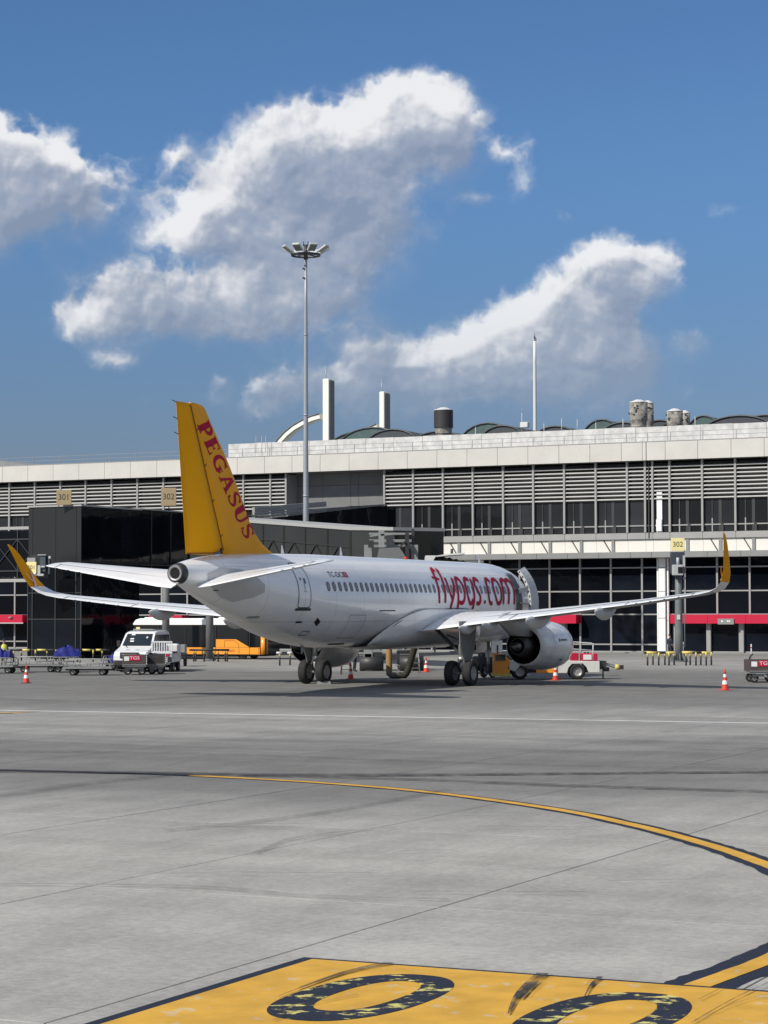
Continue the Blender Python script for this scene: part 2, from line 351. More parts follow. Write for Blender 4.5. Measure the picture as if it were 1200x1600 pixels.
# painted markings, each a thin sheet on the concrete
def worn_paint(name, col, under, amt, sc, rough=.7, aniso=(1, 1, 1), bias=.5):
    m = bpy.data.materials.new(name); m.use_nodes = True; nt = m.node_tree; b = nt.nodes['Principled BSDF']; N = nt.nodes; L = nt.links
    geo = N.new('ShaderNodeNewGeometry'); mp = N.new('ShaderNodeMapping'); L.new(geo.outputs['Position'], mp.inputs[0]); mp.inputs['Scale'].default_value = aniso; mp.inputs['Rotation'].default_value = (0, 0, BETA)
    n = N.new('ShaderNodeTexNoise'); n.inputs['Scale'].default_value = sc; n.inputs['Detail'].default_value = 9; n.inputs['Roughness'].default_value = .72; L.new(mp.outputs[0], n.inputs[0])
    r = N.new('ShaderNodeMapRange'); L.new(n.outputs[0], r.inputs[0]); r.inputs['From Min'].default_value = bias-amt; r.inputs['From Max'].default_value = bias-amt+.03
    n2 = N.new('ShaderNodeTexNoise'); n2.inputs['Scale'].default_value = 2.2; n2.inputs['Detail'].default_value = 8; L.new(geo.outputs['Position'], n2.inputs[0])
    mr = N.new('ShaderNodeMapRange'); L.new(n2.outputs[0], mr.inputs[0]); mr.inputs['To Min'].default_value = .62; mr.inputs['To Max'].default_value = 1.32
    a = N.new('ShaderNodeMix'); a.data_type = 'RGBA'; L.new(r.outputs[0], a.inputs[0]); a.inputs[6].default_value = (*under, 1); a.inputs[7].default_value = (*col, 1)
    c = N.new('ShaderNodeVectorMath'); c.operation = 'SCALE'; L.new(a.outputs[2], c.inputs[0]); L.new(mr.outputs[0], c.inputs['Scale']); L.new(c.outputs[0], b.inputs['Base Color'])
    b.inputs['Roughness'].default_value = rough; b.inputs['Specular IOR Level'].default_value = .3
    bp = N.new('ShaderNodeBump'); bp.inputs['Strength'].default_value = .4; bp.inputs['Distance'].default_value = .008
    n3 = N.new('ShaderNodeTexNoise'); n3.inputs['Scale'].default_value = 45; L.new(geo.outputs['Position'], n3.inputs[0]); L.new(n3.outputs[0], bp.inputs['Height']); L.new(bp.outputs[0], b.inputs['Normal'])
    return m
YEL = (.585, .325, .04); NAVY = (.012, .016, .03)
M_yel = worn_paint('yellow_marking', YEL, (.52, .40, .22), .115, 3.2)
M_blk = worn_paint('black_marking', NAVY, (.05, .05, .055), .14, 5)
M_dig = worn_paint('worn_digit_paint', NAVY, (.56, .50, .16), .075, 3.0, aniso=(1, 1.5, 1))
M_wht = worn_paint('white_marking', (.85, .85, .83), (.5, .5, .49), .2, 3)
def strip(pts, w, z, off=0.0, zig=0.0):
    b = MB(); b.fixn = False; vs = []; P = [Vector((p[0], p[1], 0)) for p in pts]
    for k, p in enumerate(P):
        d = (P[min(k+1, len(P)-1)]-P[max(k-1, 0)]).normalized(); n = Vector((-d.y, d.x, 0))
        ww = w if not callable(w) else w(k/(len(P)-1)); j = random.uniform(-zig, zig)
        a = p+n*(off+ww/2+j); c = p+n*(off-ww/2+random.uniform(-zig, zig)); vs += [(a.x, a.y, z), (c.x, c.y, z)]
    b.add(vs, [(2*k+1, 2*k+3, 2*k+2, 2*k) for k in range(len(P)-1)]); return b
def smooth(pts, n=8):
    P = [Vector((p[0], p[1])) for p in pts]; P = [P[0]*2-P[1]] + P + [P[-1]*2-P[-2]]; o = []
    for i in range(1, len(P)-2):
        for k in range(n):
            t = k/n; a, b_, c, d = P[i-1:i+3]
            o.append(.5*((2*b_)+(c-a)*t+(2*a-5*b_+4*c-d)*t*t+(3*b_-a-3*c+d)*t**3))
    o.append(P[-2]); return [(p.x, p.y) for p in o]
taxi = smooth([(-30, 53.2), (-20, 51.6), (-13, 50.2), (-8.35, 48.95), (-4.06, 47.2), (-.01, 43.86), (2.79, 39.37), (4.05, 35.9), (4.75, 33.0), (5.05, 31.2), (5.25, 29.2), (5.1, 26.2), (4.55, 24.0), (3.85, 22.35), (2.98, 20.86), (2.3, 19.7), (1.6, 18.7)], 10)
zig = .008
strip(taxi, lambda f: .26+.42*min(1, f*1.3), .004, 0, .022).obj('line_border', M_blk, apron)
strip([p for p in taxi if p[0] > -4.2 or p[1] < 40], .25, .008, 0, .006).obj('taxi_line', M_yel, apron)
wl0, wl1 = Vector(G(0, 1110)), Vector(G(1200, 1130)); wd = wl1-wl0
strip([tuple(wl0+wd*t/20) for t in range(-20, 41)], .21, .004).obj('white_line', M_wht, apron)
strip([G(-40, 1114.6), G(0, 1114.3), G(30, 1113.4), G(58, 1112)], lambda t: .75*(1-t)+.05, .008).obj('yellow_mark', M_yel, apron)
strip([G(0, 1115.0), G(20, 1114.9)], .18, .012).obj('black_mark', M_blk, apron)
# stand number board painted on the concrete: navy edge, yellow field, navy 0 and 2
BX, BY, _ = -.7, 22.23, 0
def BP(a, c, z=0.0): return (BX + a*CB - c*SB, BY - a*SB - c*CB, z)
b = MB(); b.fixn = False; b.add([BP(-.14, -.06, .012), BP(7.2, -.06, .012), BP(7.2, 4.4, .012), BP(-.14, 4.4, .012)], [(3, 2, 1, 0)]); b.obj('number_board_edge', M_blk, apron)
b = MB(); b.fixn = False; b.add([BP(0.0, .03, .016), BP(7.1, .03, .016), BP(7.1, 4.3, .016), BP(0.0, 4.3, .016)], [(3, 2, 1, 0)]); b.obj('number_board', M_yel, apron)
def digit(outer, z=.020):
    b = MB(); b.fixn = False; vs = []
    n = len(outer); 
    for o_, i_ in outer: vs += [BP(*o_, z), BP(*i_, z)]
    b.add(vs, [(2*k+1, 2*k+3, 2*k+2, 2*k) for k in range(n-1)]); return b
ov = []
for k in range(49):
    t = 2*math.pi*k/48; f = lambda x, p: math.copysign(abs(x)**p, x)
    ov.append(((1.40+.63*f(math.sin(t), .86), 1.76-1.28*f(math.cos(t), .9)), (1.42+.31*f(math.sin(t), .86), 1.70-.84*f(math.cos(t), .9))))
digit(ov).obj('painted_digit', M_dig, apron)
digit([((o_[0]+2.27, o_[1]+.06), (i_[0]+2.27, i_[1]+.06)) for o_, i_ in ov]).obj('painted_digit', M_dig, apron)
# tyre marks
def rubber(name, a0):
    m = bpy.data.materials.new(name); m.use_nodes = True; nt = m.node_tree; b = nt.nodes['Principled BSDF']; N = nt.nodes; L = nt.links
    b.inputs['Base Color'].default_value = (.03, .03, .03, 1); b.inputs['Roughness'].default_value = .8
    geo = N.new('ShaderNodeNewGeometry'); n = N.new('ShaderNodeTexNoise'); n.inputs['Scale'].default_value = 3; n.inputs['Detail'].default_value = 8; L.new(geo.outputs['Position'], n.inputs[0])
    r = N.new('ShaderNodeMapRange'); L.new(n.outputs[0], r.inputs[0]); r.inputs['From Min'].default_value = .22; r.inputs['From Max'].default_value = .58; r.inputs['To Max'].default_value = a0
    L.new(r.outputs[0], b.inputs['Alpha']); return m
M_rub = rubber('tyre_rubber', .82); M_rub2 = rubber('faint_rubber', .26)
M_rub3 = rubber('strong_rubber', 1.0)
def marks(pts, gauge, w, m, z=.027, n=1):
    c = [G(*p) for p in pts]; c = smooth(c, 8)
    for g_ in ([0] if not gauge else (-gauge/2, gauge/2)): strip(c, w, z, g_).obj('tyre_mark', m, apron)
zz = .027
for pts, ga, w, mm in [([(-60,1203.5),(300,1209.5),(600,1211.8),(900,1209.5),(1260,1206.5)],.22,.16,M_rub), ([(-60,1205.6),(200,1209),(600,1217.5),(900,1229),(1260,1239.5)],.24,.14,M_rub),
        ([(250,1212),(600,1213.2),(1000,1209.7),(1260,1208)],0,.10,M_rub), ([(500,1217.5),(800,1227),(1260,1242)],0,.08,M_rub2),
        ([(-40,1092),(150,1096),(320,1088),(470,1080)],0,.7,M_rub2), ([(-20,1248),(120,1228),(260,1213)],0,.55,M_rub2),
        ([(260,1300),(420,1283),(560,1262),(700,1235)],0,.22,M_rub2), ([(400,1335),(460,1312),(560,1300),(620,1296)],0,.10,M_rub2),
        ([(0,1384),(300,1388),(480,1402),(700,1409)],0,.16,M_rub2), ([(-20,1175),(300,1178),(700,1192),(1220,1204)],0,.35,M_rub2),
        ([(100,1146),(500,1152),(900,1166),(1220,1170)],0,.12,M_rub2),
        ([(560,1559),(500,1571),(460,1583),(428,1600)],0,.05,M_rub2)]:
    marks(pts, ga, w, mm, zz); zz += .0006
def mk(pts, w, m):
    global zz; zz += .0006
    strip(smooth([G(*p) for p in pts], 8), w, zz).obj('tyre_mark', m, apron)
mk([(610,1509),(560,1519),(510,1534),(435,1562)], lambda f: .11*(1-f)+.01, M_rub); mk([(598,1511),(540,1523),(470,1548)], .05, M_rub2)
mk([(848,1526),(826,1543),(808,1562),(794,1590)], lambda f: .10*(1-f)**.7+.012, M_rub3); mk([(862,1527),(842,1545),(826,1562)], lambda f: .05*(1-f)+.01, M_rub2); mk([(855,1527),(832,1547),(815,1566)], .03, M_rub3); mk([(938,1532),(924,1545),(912,1566)], lambda f: .05*(1-f)+.008, M_rub3); mk([(928,1532),(916,1546)], .02, M_rub2)
mk([(1215,1535),(1150,1565),(1085,1602)], .016, M_rub); mk([(1215,1556),(1150,1574),(1080,1605)], .03, M_rub2); mk([(1130,1548),(1112,1558),(1092,1568)], .03, M_rub2)
for q in range(26):     # short scuffs
    u, v = random.uniform(60, 1150), random.uniform(1130, 1420); l = random.uniform(.5, 3); X, Y = G(u, v); a = random.uniform(-.15, .25)
    zz += .0003; strip([(X, Y), (X+l*math.cos(a), Y+l*math.sin(a))], random.uniform(.03, .1), zz).obj('tyre_mark', M_rub2, apron)
# ---------------------------------------------------------------- terminal building
AL = R(26.75); CA, SA = math.cos(AL), math.sin(AL); FY = 195.0
def FA(u, v, t=0.0):
    x, d, w = ray(u, v); k = (FY*CA+t)/(x*SA+d*CA); X, Y = x*k, d*k
    return (X*CA-(Y-FY)*SA, CAM_H+w*k)
M_fasc = mat('fascia_panel', (.58, .565, .525), .45, var=.13, vs=.45)
M_parap = mat('weathered_white_wall', (.66, .655, .64), .8, var=.38, vs=1.6, stretch=(1, 1, .8))
M_frame = mat('grey_aluminium', (.34, .34, .33), .45, metal=.15, var=.12, vs=2)
M_slat = mat('louvre_slat', (.45, .45, .435), .5, var=.12, vs=1.5)
M_sill = mat('sill_panel', (.33, .33, .32), .6, var=.12, vs=1.2)
M_cream = mat('cream_wall_panel', (.74, .72, .66), .6, var=.08, vs=1.0)
M_ledge = mat('grey_ledge', (.24, .245, .245), .6, var=.15, vs=1.0)
M_dark = mat('dark_recess', (.012, .012, .013), .8)
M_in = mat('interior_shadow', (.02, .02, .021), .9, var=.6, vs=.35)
M_stl = mat('dark_steel', (.05, .05, .052), .5, metal=.3, var=.2)
M_whitecol = mat('white_column_paint', (.80, .80, .79), .5, var=.05, vs=2)
M_red = mat('red_canopy_paint', (.52, .008, .045), .4, var=.1, vs=2)
M_recess = mat('grey_cladding', (.165, .17, .17), .6, var=.12, vs=1.0)
M_railm = mat('galvanised_rail', (.26, .27, .28), .5, metal=.4)
def glass(name, col=(.004, .006, .010), rough=.06, spec=.38, wav=.25):
    m = bpy.data.materials.new(name); m.use_nodes = True; nt = m.node_tree; b = nt.nodes['Principled BSDF']
    b.inputs['Base Color'].default_value = (*col, 1); b.inputs['Roughness'].default_value = rough; b.inputs['Specular IOR Level'].default_value = spec
    geo = nt.nodes.new('ShaderNodeTexCoord'); n = nt.nodes.new('ShaderNodeTexNoise'); n.inputs['Scale'].default_value = .7; n.inputs['Detail'].default_value = 2
    nt.links.new(geo.outputs['Object'], n.inputs[0]); bp = nt.nodes.new('ShaderNodeBump'); bp.inputs['Strength'].default_value = wav; bp.inputs['Distance'].default_value = .05
    nt.links.new(n.outputs[0], bp.inputs['Height']); nt.links.new(bp.outputs[0], b.inputs['Normal'])
    cr = nt.nodes.new('ShaderNodeMix'); cr.data_type = 'RGBA'; n2 = nt.nodes.new('ShaderNodeTexNoise'); n2.inputs['Scale'].default_value = .35
    oi = nt.nodes.new('ShaderNodeObjectInfo'); nt.links.new(geo.outputs['Object'], n2.inputs[0])
    ml = nt.nodes.new('ShaderNodeMath'); ml.operation = 'MULTIPLY'; nt.links.new(n2.outputs[0], ml.inputs[0]); nt.links.new(oi.outputs['Random'], ml.inputs[1])
    nt.links.new(ml.outputs[0], cr.inputs[0]); cr.inputs[6].default_value = (*col, 1); cr.inputs[7].default_value = tuple(x*7 for x in col)+(1,)  # random paler patches in the colour stand in for faint reflections
    nt.links.new(cr.outputs[2], b.inputs['Base Color']); return m
M_gl_low = glass('ground_floor_glass', (.0016, .0022, .0038), spec=.11)
M_gl_up = glass('upper_floor_glass', (.008, .0085, .0095), spec=.2)

T = thing('terminal_building', 'long grey and white airport terminal with louvred upper floor and dark glazed ground floor', 'building', (0, FY, 0), -AL)
def tb(name, c, d, m, bev=0, label=None):
    b = MB(); b.box((0, 0, 0), d, bev=bev); o = b.obj(name, m, T, c)
    if label: o['label'] = label
    return o
S0, S1 = -54.6, 48.8
# solid mass behind the facade
b = MB(); b.box(((S0+S1)/2, 21, 7.8), (S1-S0, 38, 15.6)); b.obj('building_mass', M_dark, T)
b = MB(); b.box(((S0+S1)/2, 20.2, 16.55), (S1-S0, 40, 1.5)); b.obj('roof_slab', M_ledge, T)
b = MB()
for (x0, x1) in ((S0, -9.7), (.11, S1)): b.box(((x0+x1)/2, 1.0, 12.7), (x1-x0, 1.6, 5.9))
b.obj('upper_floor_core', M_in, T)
cache = {}
def panel(name, s0, s1, z0, z1, t, th, m, gap=.02, bev=.0):
    k = (name, round(s1-s0, 2), round(z1-z0, 2), m.name)
    if k not in cache:
        b = MB(); b.box((0, 0, 0), (s1-s0-gap, th, z1-z0-(gap if gap > .01 else 0)), bev=bev); cache[k] = b.mesh(name, m)
    return place(name, cache[k], T, ((s0+s1)/2, t+th/2, (z0+z1)/2))
# fascia
fj = [-54.6, -51.8, -48.9, -46.0, -43.1, -40.23, -37.3, -34.4, -31.5, -28.65, -25.78, -22.92, -20.1, -17.25, -14.4, -11.59, -8.77, -5.93, -3.05, -.2, 2.62, 5.46, 8.29, 11.12, 13.93, 16.74, 19.51, 22.29, 24.12, 26.1, 28.88, 31.69, 34.44, 37.2, 40.0, 42.8, 45.6, 48.8]
for a, c in zip(fj, fj[1:]): panel('fascia_panel', a, c, 15.81, 17.33, -.72, .12, M_fasc, .035)
b = MB(); b.box(((S0+S1)/2, -.28, 15.9), (S1-S0, .62, .1)); b.obj('soffit', M_ledge, T)
b = MB(); b.box(((S0+S1)/2, -.25, 17.36), (S1-S0, .95, .05)); b.obj('fascia_coping', M_sill, T)
b = MB(); b.box((-.0, -.55, 15.86), (S1-S0-.1, .08, .1)); b.obj('shadow_gap_trim', M_stl, T)
# louvred bays
ml = [-54.3, -51.4, -48.5, -45.6, -42.7, -39.83, -36.89, -33.97, -31.13, -28.23, -25.39, -22.56, -19.75, -16.92, -14.08, -11.3, -9.7]
mr = [.11, 2.9, 5.75, 8.57, 11.39, 14.16, 16.97, 19.79, 22.56, 24.13, 24.77, 26.25, 29.04, 31.83, 34.64, 37.45, 40.25, 43.05, 45.85, 48.65]
b = MB(); b.box((0, -.1, 12.86), (.17, .22, 5.88)); mull_me = b.mesh('mullion', M_frame)
for s in ml+mr: place('mullion', mull_me, T, (s, 0, 0))
slc = {}
for L_ in (ml, mr):
    for a, c in zip(L_, L_[1:]):
        w = round(c-a-.19, 1)
        if w not in slc:
            b = MB(); hw = w/2
            poly = [(-.085, -.075), (-.06, -.085), (.05, .055), (.03, .075), (-.07, -.05)]
            b.prism([(-.10, -.05), (-.06, -.075), (.06, .035), (.02, .06)], lambda p, q, t: (t, p, q), -hw, hw); slc[w] = b.mesh('louvre_slat', M_slat)
        for k in range(9): place('louvre_slat', slc[w], T, ((a+c)/2, -.08, 12.70+.327*k))
# upper windows, rails, posts, sill
pane_c = {}
for L_ in (ml, mr):
    for a, c in zip(L_, L_[1:]):
        panel('window_pane', a+.09, c-.09, 9.93, 12.58, .06, .05, M_gl_up, .004)
        panel('window_rail', a+.09, c-.09, 10.44, 10.54, -.02, .05, M_frame, .004)
        if c-a > 2:
            panel('window_post', a+.74, a+.84, 9.93, 11.0, -.03, .05, M_frame, .0)
            panel('inner_post', a+1.32, a+1.58, 9.95, 12.57, .02, .03, M_stl, .0)
            panel('vent_cap', a+1.50, a+1.74, 9.93, 10.60, -.045, .02, M_stl, .0)
            panel('thin_mullion', a+.755, a+.82, 11.0, 12.57, 0, .04, M_stl, .0)
        panel('sill_panel', a, c, 9.37, 9.92, -.16, .2, M_sill, .03)
        # cream wall, posts and braces under the sill
        panel('wall_panel', a, c, 8.33, 9.37, .0, .2, M_cream, .02)
        if c-a > 2:
            panel('wall_post', a+1.34, a+1.60, 8.33, 9.37, -.10, .09, M_ledge, .0)
            b_ = cache.get('brace')
            if not b_:
                b = MB(); b.bar((.62, -.08, 9.36), (1.26, -.08, 8.34), .07); cache['brace'] = b_ = b.mesh('brace', M_stl)
            place('brace', b_, T, (a, 0, 0))
for a, c in zip(fj, fj[1:]): panel('ledge_panel', a+.7 if a > S0 else a, min(c+.7, 48.8), 7.84, 8.33, -.62, .1, M_ledge, .03)
b = MB(); b.box(((S0+S1)/2, .1, 8.30), (S1-S0, 1.3, .06)); b.box(((S0+S1)/2, .15, 7.87), (S1-S0, 1.4, .06)); b.obj('ledge_slab', M_ledge, T)
# expansion joint
b = MB(); b.box((24.45, -.62, 16.57), (.05, .24, 1.56)); b.box((24.45, -.05, 12.6), (.09, .3, 6.3)); b.obj('expansion_joint', M_stl, T)
b = MB(); b.box((25.33, -.02, 11.6), (.46, .1, 3.6)); b.box((25.33, -.19, 10.5), (.46, .1, .95)); b.obj('pillar', M_whitecol, T)
# recess with cladding between the louvred blocks
for i, (a, c) in enumerate(((-9.7, -6.9), (-6.9, -4.1), (-4.1, -3.3), (-3.3, -.9), (-.9, .11))):
    for z0, z1 in ((12.66, 13.65), (13.65, 14.7), (14.7, 15.8)): panel('cladding_panel', a, c, z0, z1, 1.6, .1, M_recess, .03)
    panel('cladding_band', a, c, 12.05, 12.64, 1.4, .2, M_sill, .03)
    panel('recess_glass', a, c, 8.35, 12.03, 1.7, .1, M_gl_up, .05)
for x in (-9.62, .02):
    b = MB(); b.box((x, .85, 12.8), (.12, 1.6, 5.8)); b.obj('recess_cheek', M_frame, T)
# ground floor glazing
lm = [20.71-2.752*k for k in range(27, 0, -1)] + [20.71, 23.45, 24.98, 25.7, 27.16, 29.92, 32.66, 35.4, 38.2, 40.95, 43.7, 46.45, 48.7]
b = MB(); b.box((0, .86, 3.98), (.15, .16, 7.74)); lmm = b.mesh('glazing_mullion', M_frame)
for s in lm:
    if s > S0: place('glazing_mullion', lmm, T, (s, 0, 0))
tz = [.12, .72, 3.2, 5.12, 7.06, 7.84]
lm = [s for s in lm if s > S0]
for a, c in zip(lm, lm[1:]):
    if abs(a-24.98) < .01: continue
    for z0, z1 in zip(tz, tz[1:]):
        panel('glass_pane', a+.07, c-.07, z0, z1, .92, .04, M_gl_low, .03)
        panel('transom', a+.08, c-.08, z0-.055, z0+.055, .84, .07, M_frame, .0)
b = MB(); b.box(((S0+S1)/2, .55, .04), (S1-S0, .9, .1)); b.obj('plinth', M_ledge, T)
b = MB(); b.box((25.34, .6, 3.92), (.58, .5, 7.84), bev=.03); b.box((24.9, .7, 3.92), (.12, .3, 7.8)); b.box((25.78, .7, 3.92), (.12, .3, 7.8)); b.obj('column', M_whitecol, T)
b = MB()
for z in (2.9, 5.1, 7.05): b.box((25.34, .345, z), (.7, .02, .03))
b.obj('column_joint', M_stl, T)
# red entrance canopies with grey door frames
def canopy(s0, s1, z0, z1, depth=1.2):
    n = max(1, round((s1-s0)/3.0))
    for k in range(n):
        a, c = s0+(s1-s0)*k/n, s0+(s1-s0)*(k+1)/n
        panel('canopy_panel', a, c, z0, z1, .8-depth, depth-.02, M_red, .02)
canopy(26.3, 48.6, 2.45, 3.2)
for s, w in ((26.7, .62), (29.35, .36), (32.1, .4), (34.9, .36), (37.6, .4), (40.4, .36), (43.2, .4), (46.0, .36)):
    b = MB(); b.box((s, .45, 1.28), (w, .5, 2.34)); b.obj('door_frame', M_frame, T)
for a, c in ((27.05, 29.15), (29.55, 31.88), (32.32, 34.7), (35.1, 37.38), (37.82, 40.2), (40.6, 42.98), (43.42, 45.8)):
    panel('sliding_door', a, c, .16, 2.44, .5, .05, M_gl_low, .02)
    panel('door_rail', a, c, .10, .2, .44, .06, M_frame, .0)
b = MB(); b.box((31.05, -.46, 2.62), (1.35, .12, .46)); o = b.obj('door_sign', M_ledge, T)
b = MB(); b.box((30.75, -.53, 2.64), (.13, .01, .13)); b.box((31.22, -.53, 2.65), (.1, .01, .13)); b.box((31.36, -.53, 2.65), (.1, .01, .13)); b.obj('sign_mark', M_whitecol, o and T)
canopy(FA(843, 965)[0]-.6, FA(903, 965)[0], 2.45, 3.2)
s_ = FA(880, 990)[0]; b = MB(); b.box((s_-.15, .4, 1.3), (.55, .5, 2.4)); b.box((s_-3.2, .4, 1.3), (.4, .5, 2.4)); b.obj('door_frame', M_frame, T)
canopy(FA(236, 965)[0], FA(288, 965)[0], 2.5, 3.2); canopy(FA(-10, 965)[0], FA(39, 965)[0], 2.5, 3.25)
b = MB(); b.box(((FA(-10, 965)[0]+FA(39, 965)[0])/2, -.45, 2.46), (3.9, .06, .1)); b.obj('canopy_edge', M_slat, T)
b = MB(); b.box((FA(21, 965)[0], -.5, 3.0), (.35, .14, .12)); b.obj('canopy_lamp', M_ledge, T)
# parapet wall and railing on the roof edge
pj = [-17.3+2.83*k for k in range(24)]
for a, c in zip(pj, pj[1:]): panel('parapet_panel', a, c, 17.4, 18.88+.015*math.sin(a*3), 2.6, .25, M_parap, .03)
for z in (17.75, 18.12):
    for a, c in zip(fj, fj[1:]): panel('rail_bar', a, c, z-.018, z+.018, -.30, .035, M_railm, 0)
b = MB(); b.box((0, -.28, 17.76), (.045, .045, .76)); rp = b.mesh('rail_post', M_railm)
for s in fj: place('rail_post', rp, T, (s+.3, 0, 0))
# roof: shallow dark deck and barrel vaults
M_vg = mat('green_vault_sheet', (.06, .11, .105), .5, var=.35, vs=1.5); M_vd = mat('dark_vault_sheet', (.055, .065, .075), .45, var=.3, vs=2)
M_vt = mat('dark_roof_tile', (.05, .055, .07), .6, var=.4, vs=5)
b = MB(); b.box((20, 20, 18.3), (57, 26, 1.9)); b.obj('roof_deck', M_vd, T)
def vault(u0, u1, vt, t, m, zb=18.6, ln=16):
    (s0, _), (s1, _), (_, z1) = FA(u0, vt, t), FA(u1, vt, t), FA((u0+u1)/2, vt, t); b = MB(); n = 14; rings = []
    for tt in (t, t+ln):
        rings.append([((s0+s1)/2 - (s1-s0)/2*math.cos(math.pi*i/n), tt, zb+(z1-zb)*math.sin(math.pi*i/n)**.8) for i in range(n+1)])
    b.loft(rings, closed=False); b.add(rings[0], [tuple(range(n+1))])
    o = b.obj('roof_vault', m, T)
    b = MB()   # proud rim and ribs
    rim = [((s0+s1)/2 - ((s1-s0)/2+.05)*math.cos(math.pi*i/n), t-.05, zb+(z1-zb+.06)*math.sin(math.pi*i/n)**.8) for i in range(n+1)]
    b.tube(rim, .09, 5)
    for q in range(1, 6): b.tube([(p[0], t+ln*q/6, p[2]+.0) for p in rim], .05, 4)
    b.obj('vault_rim', M_vd, o)
for a in ((522, 640, 669, 26, M_vg), (570, 655, 672, 16, M_vd), (505, 610, 676, 30, M_vd), (712, 812, 662, 30, M_vg), (748, 822, 666, 18, M_vd), (830, 905, 667, 18, M_vd), (640, 730, 675, 18, M_vd),
          (905, 975, 656.5, 30, M_vg), (935, 1010, 661, 18, M_vd), (1000, 1062, 657.5, 20, M_vd), (1068, 1130, 650.5, 30, M_vg), (1092, 1215, 650.5, 18, M_vt), (1130, 1260, 649.5, 26, M_vt)):
    vault(*a)
def cylv(u0, u1, v0, v1, t, prof, m, name='roof_vent', label=None):
    s0, zt = FA(u0, v0, t); s1, _ = FA(u1, v0, t); r = (s1-s0)/2; b = MB(); zb = 18.2; h = zt-zb
    b.lathe([(p*r, zb+q*h) for p, q in prof], ((s0+s1)/2, t+r, 0), n=24); o = b.obj(name, m, T); 
    if label: o['label'] = label
    return o, (s0+s1)/2, t+r, r, zt
M_vent = mat('stained_concrete_vent', (.42, .40, .36), .85, var=.75, vs=3.0, dark=(.07, .065, .055)); M_ventd = mat('black_vent_mesh', (.035, .037, .04), .6, var=.4, vs=6)
M_cap = mat('white_vent_cap', (.62, .63, .63), .6, var=.15)
for (u0, u1, v0, v1, t, lab) in ((673.5, 700, 640, 680, 10, 'dark topped roof vent'), (979, 1006, 628, 668, 12, 'tall stained roof vent'), (1000, 1017.5, 629.5, 668, 17, None), (1038, 1062, 642, 665, 14, 'short wide roof vent'), (1059, 1075, 645, 665, 19, None)):
    dk = u0 < 700; tall = u0 > 970 and u0 < 1010
    o, s, t_, r, zt = cylv(u0, u1, v0, v1, t, [(.0, 0), (.86, 0), (.86, .35), (.9, .36), (.9, .40), (.86, .41), (.88, .52), (.97, .56), (1, .58), (1, 1), (0, 1)], M_vent, label=lab)
    h = zt-18.2
    b = MB(); b.lathe([(0, zt+.26), (r*.35, zt+.22), (r*.8, zt+.06), (r*1.04, zt), (r*1.04, zt-.06), (0, zt-.06)], (s, t_, 0), n=24); b.obj('vent_cap', M_cap, o)
    if dk:
        b = MB(); b.lathe([(r*1.03, zt-.07), (r*1.03, 18.2+h*.56)], (s, t_, 0), n=24); b.obj('vent_mesh', M_ventd, o)
    b = MB()
    for q in range(3): b.lathe([(r*.89, 18.2+h*(.12+.13*q)), (r*.93, 18.2+h*(.13+.13*q)), (r*.93, 18.2+h*(.145+.13*q)), (r*.89, 18.2+h*(.155+.13*q))], (s, t_, 0), n=24)
    if not dk:
        for q in range(14):
            an = random.uniform(0, 6.28); zz_ = 18.2+h*random.uniform(.6, .95)
            b.box((s+r*.99*math.cos(an), t_+r*.99*math.sin(an), zz_), (.16, .16, .09), rz=an)
    b.obj('vent_band', M_stl, o)
# pylons with arches
M_pyl = mat('pylon_white', (.80, .81, .74), .6, var=.08, vs=1)
M_pyld = mat('side_shade_and_edge_grey', (.15, .155, .16), .6, var=.1)
for (u0, u1, us, v0, t) in ((504, 513.5, 521, 592, 60), (592.5, 600, 608.5, 612, 70)):
    s0, z1 = FA(u0, v0, t); s1, _ = FA(u1, v0, t); s2, _ = FA(us, v0, t); w = s1-s0; dp = (s2-s1)*2.1
    b = MB(); b.box(((s0+s1)/2, t+dp/2, (z1+14)/2), (w, dp, z1-14), bev=.05); o = b.obj('roof_pylon', M_pyl, T)
    b = MB(); b.box((s1+.04, t+dp*.55, (z1+14)/2-.1), (.1, dp*.82, z1-14.2)); b.obj('pylon_side_shade', M_pyld, o)  # dark panel paints the shade onto the pylon's right face
    b = MB(); b.cyl(((s0+s1)/2-.15, t+.3, z1), ((s0+s1)/2-.15, t+.3, z1+1.15), .07, .05, 6); b.cyl(((s0+s1)/2-.15, t+.3, z1+1.15), ((s0+s1)/2-.15, t+.3, z1+1.6), .03, .02, 5); b.box(((s0+s1)/2-.15, t+.3, z1+1.3), (.22, .05, .04)); b.obj('lightning_rod', M_slat, o)
    pt = [(503, 651), (490, 654.5), (476, 661), (462, 669), (450, 679), (440, 690), (434, 700)] if u0 < 550 else [(592, 667), (584, 670), (575, 675), (566, 683), (560, 692)]
    P = [FA(p[0], p[1], t+1) for p in pt]; wd_ = .58; b = MB(); rings = []
    for k, (s, z) in enumerate(P):
        a, c = P[max(k-1, 0)], P[min(k+1, len(P)-1)]; d = Vector((c[0]-a[0], c[1]-a[1])).normalized(); n_ = Vector((-d.y, d.x))*(wd_/1.0)*(-1)
        rings.append([(s+n_.x*i, tt, z+n_.y*i) for i, tt in ((-.5*1.1, t+.4), (.5*1.1, t+.4), (.5*1.1, t+1.6), (-.5*1.1, t+1.6))])
    b.loft(rings, caps=True, smooth=False); b.obj('roof_arch', M_pyl, T)
    b = MB(); b.tube([(r_[1][0], t+.38, r_[1][2]+.0) for r_ in rings], .1, 5); b.tube([(r_[0][0], t+.38, r_[0][2]) for r_ in rings], .06, 5); b.obj('arch_edge', M_pyld, T)
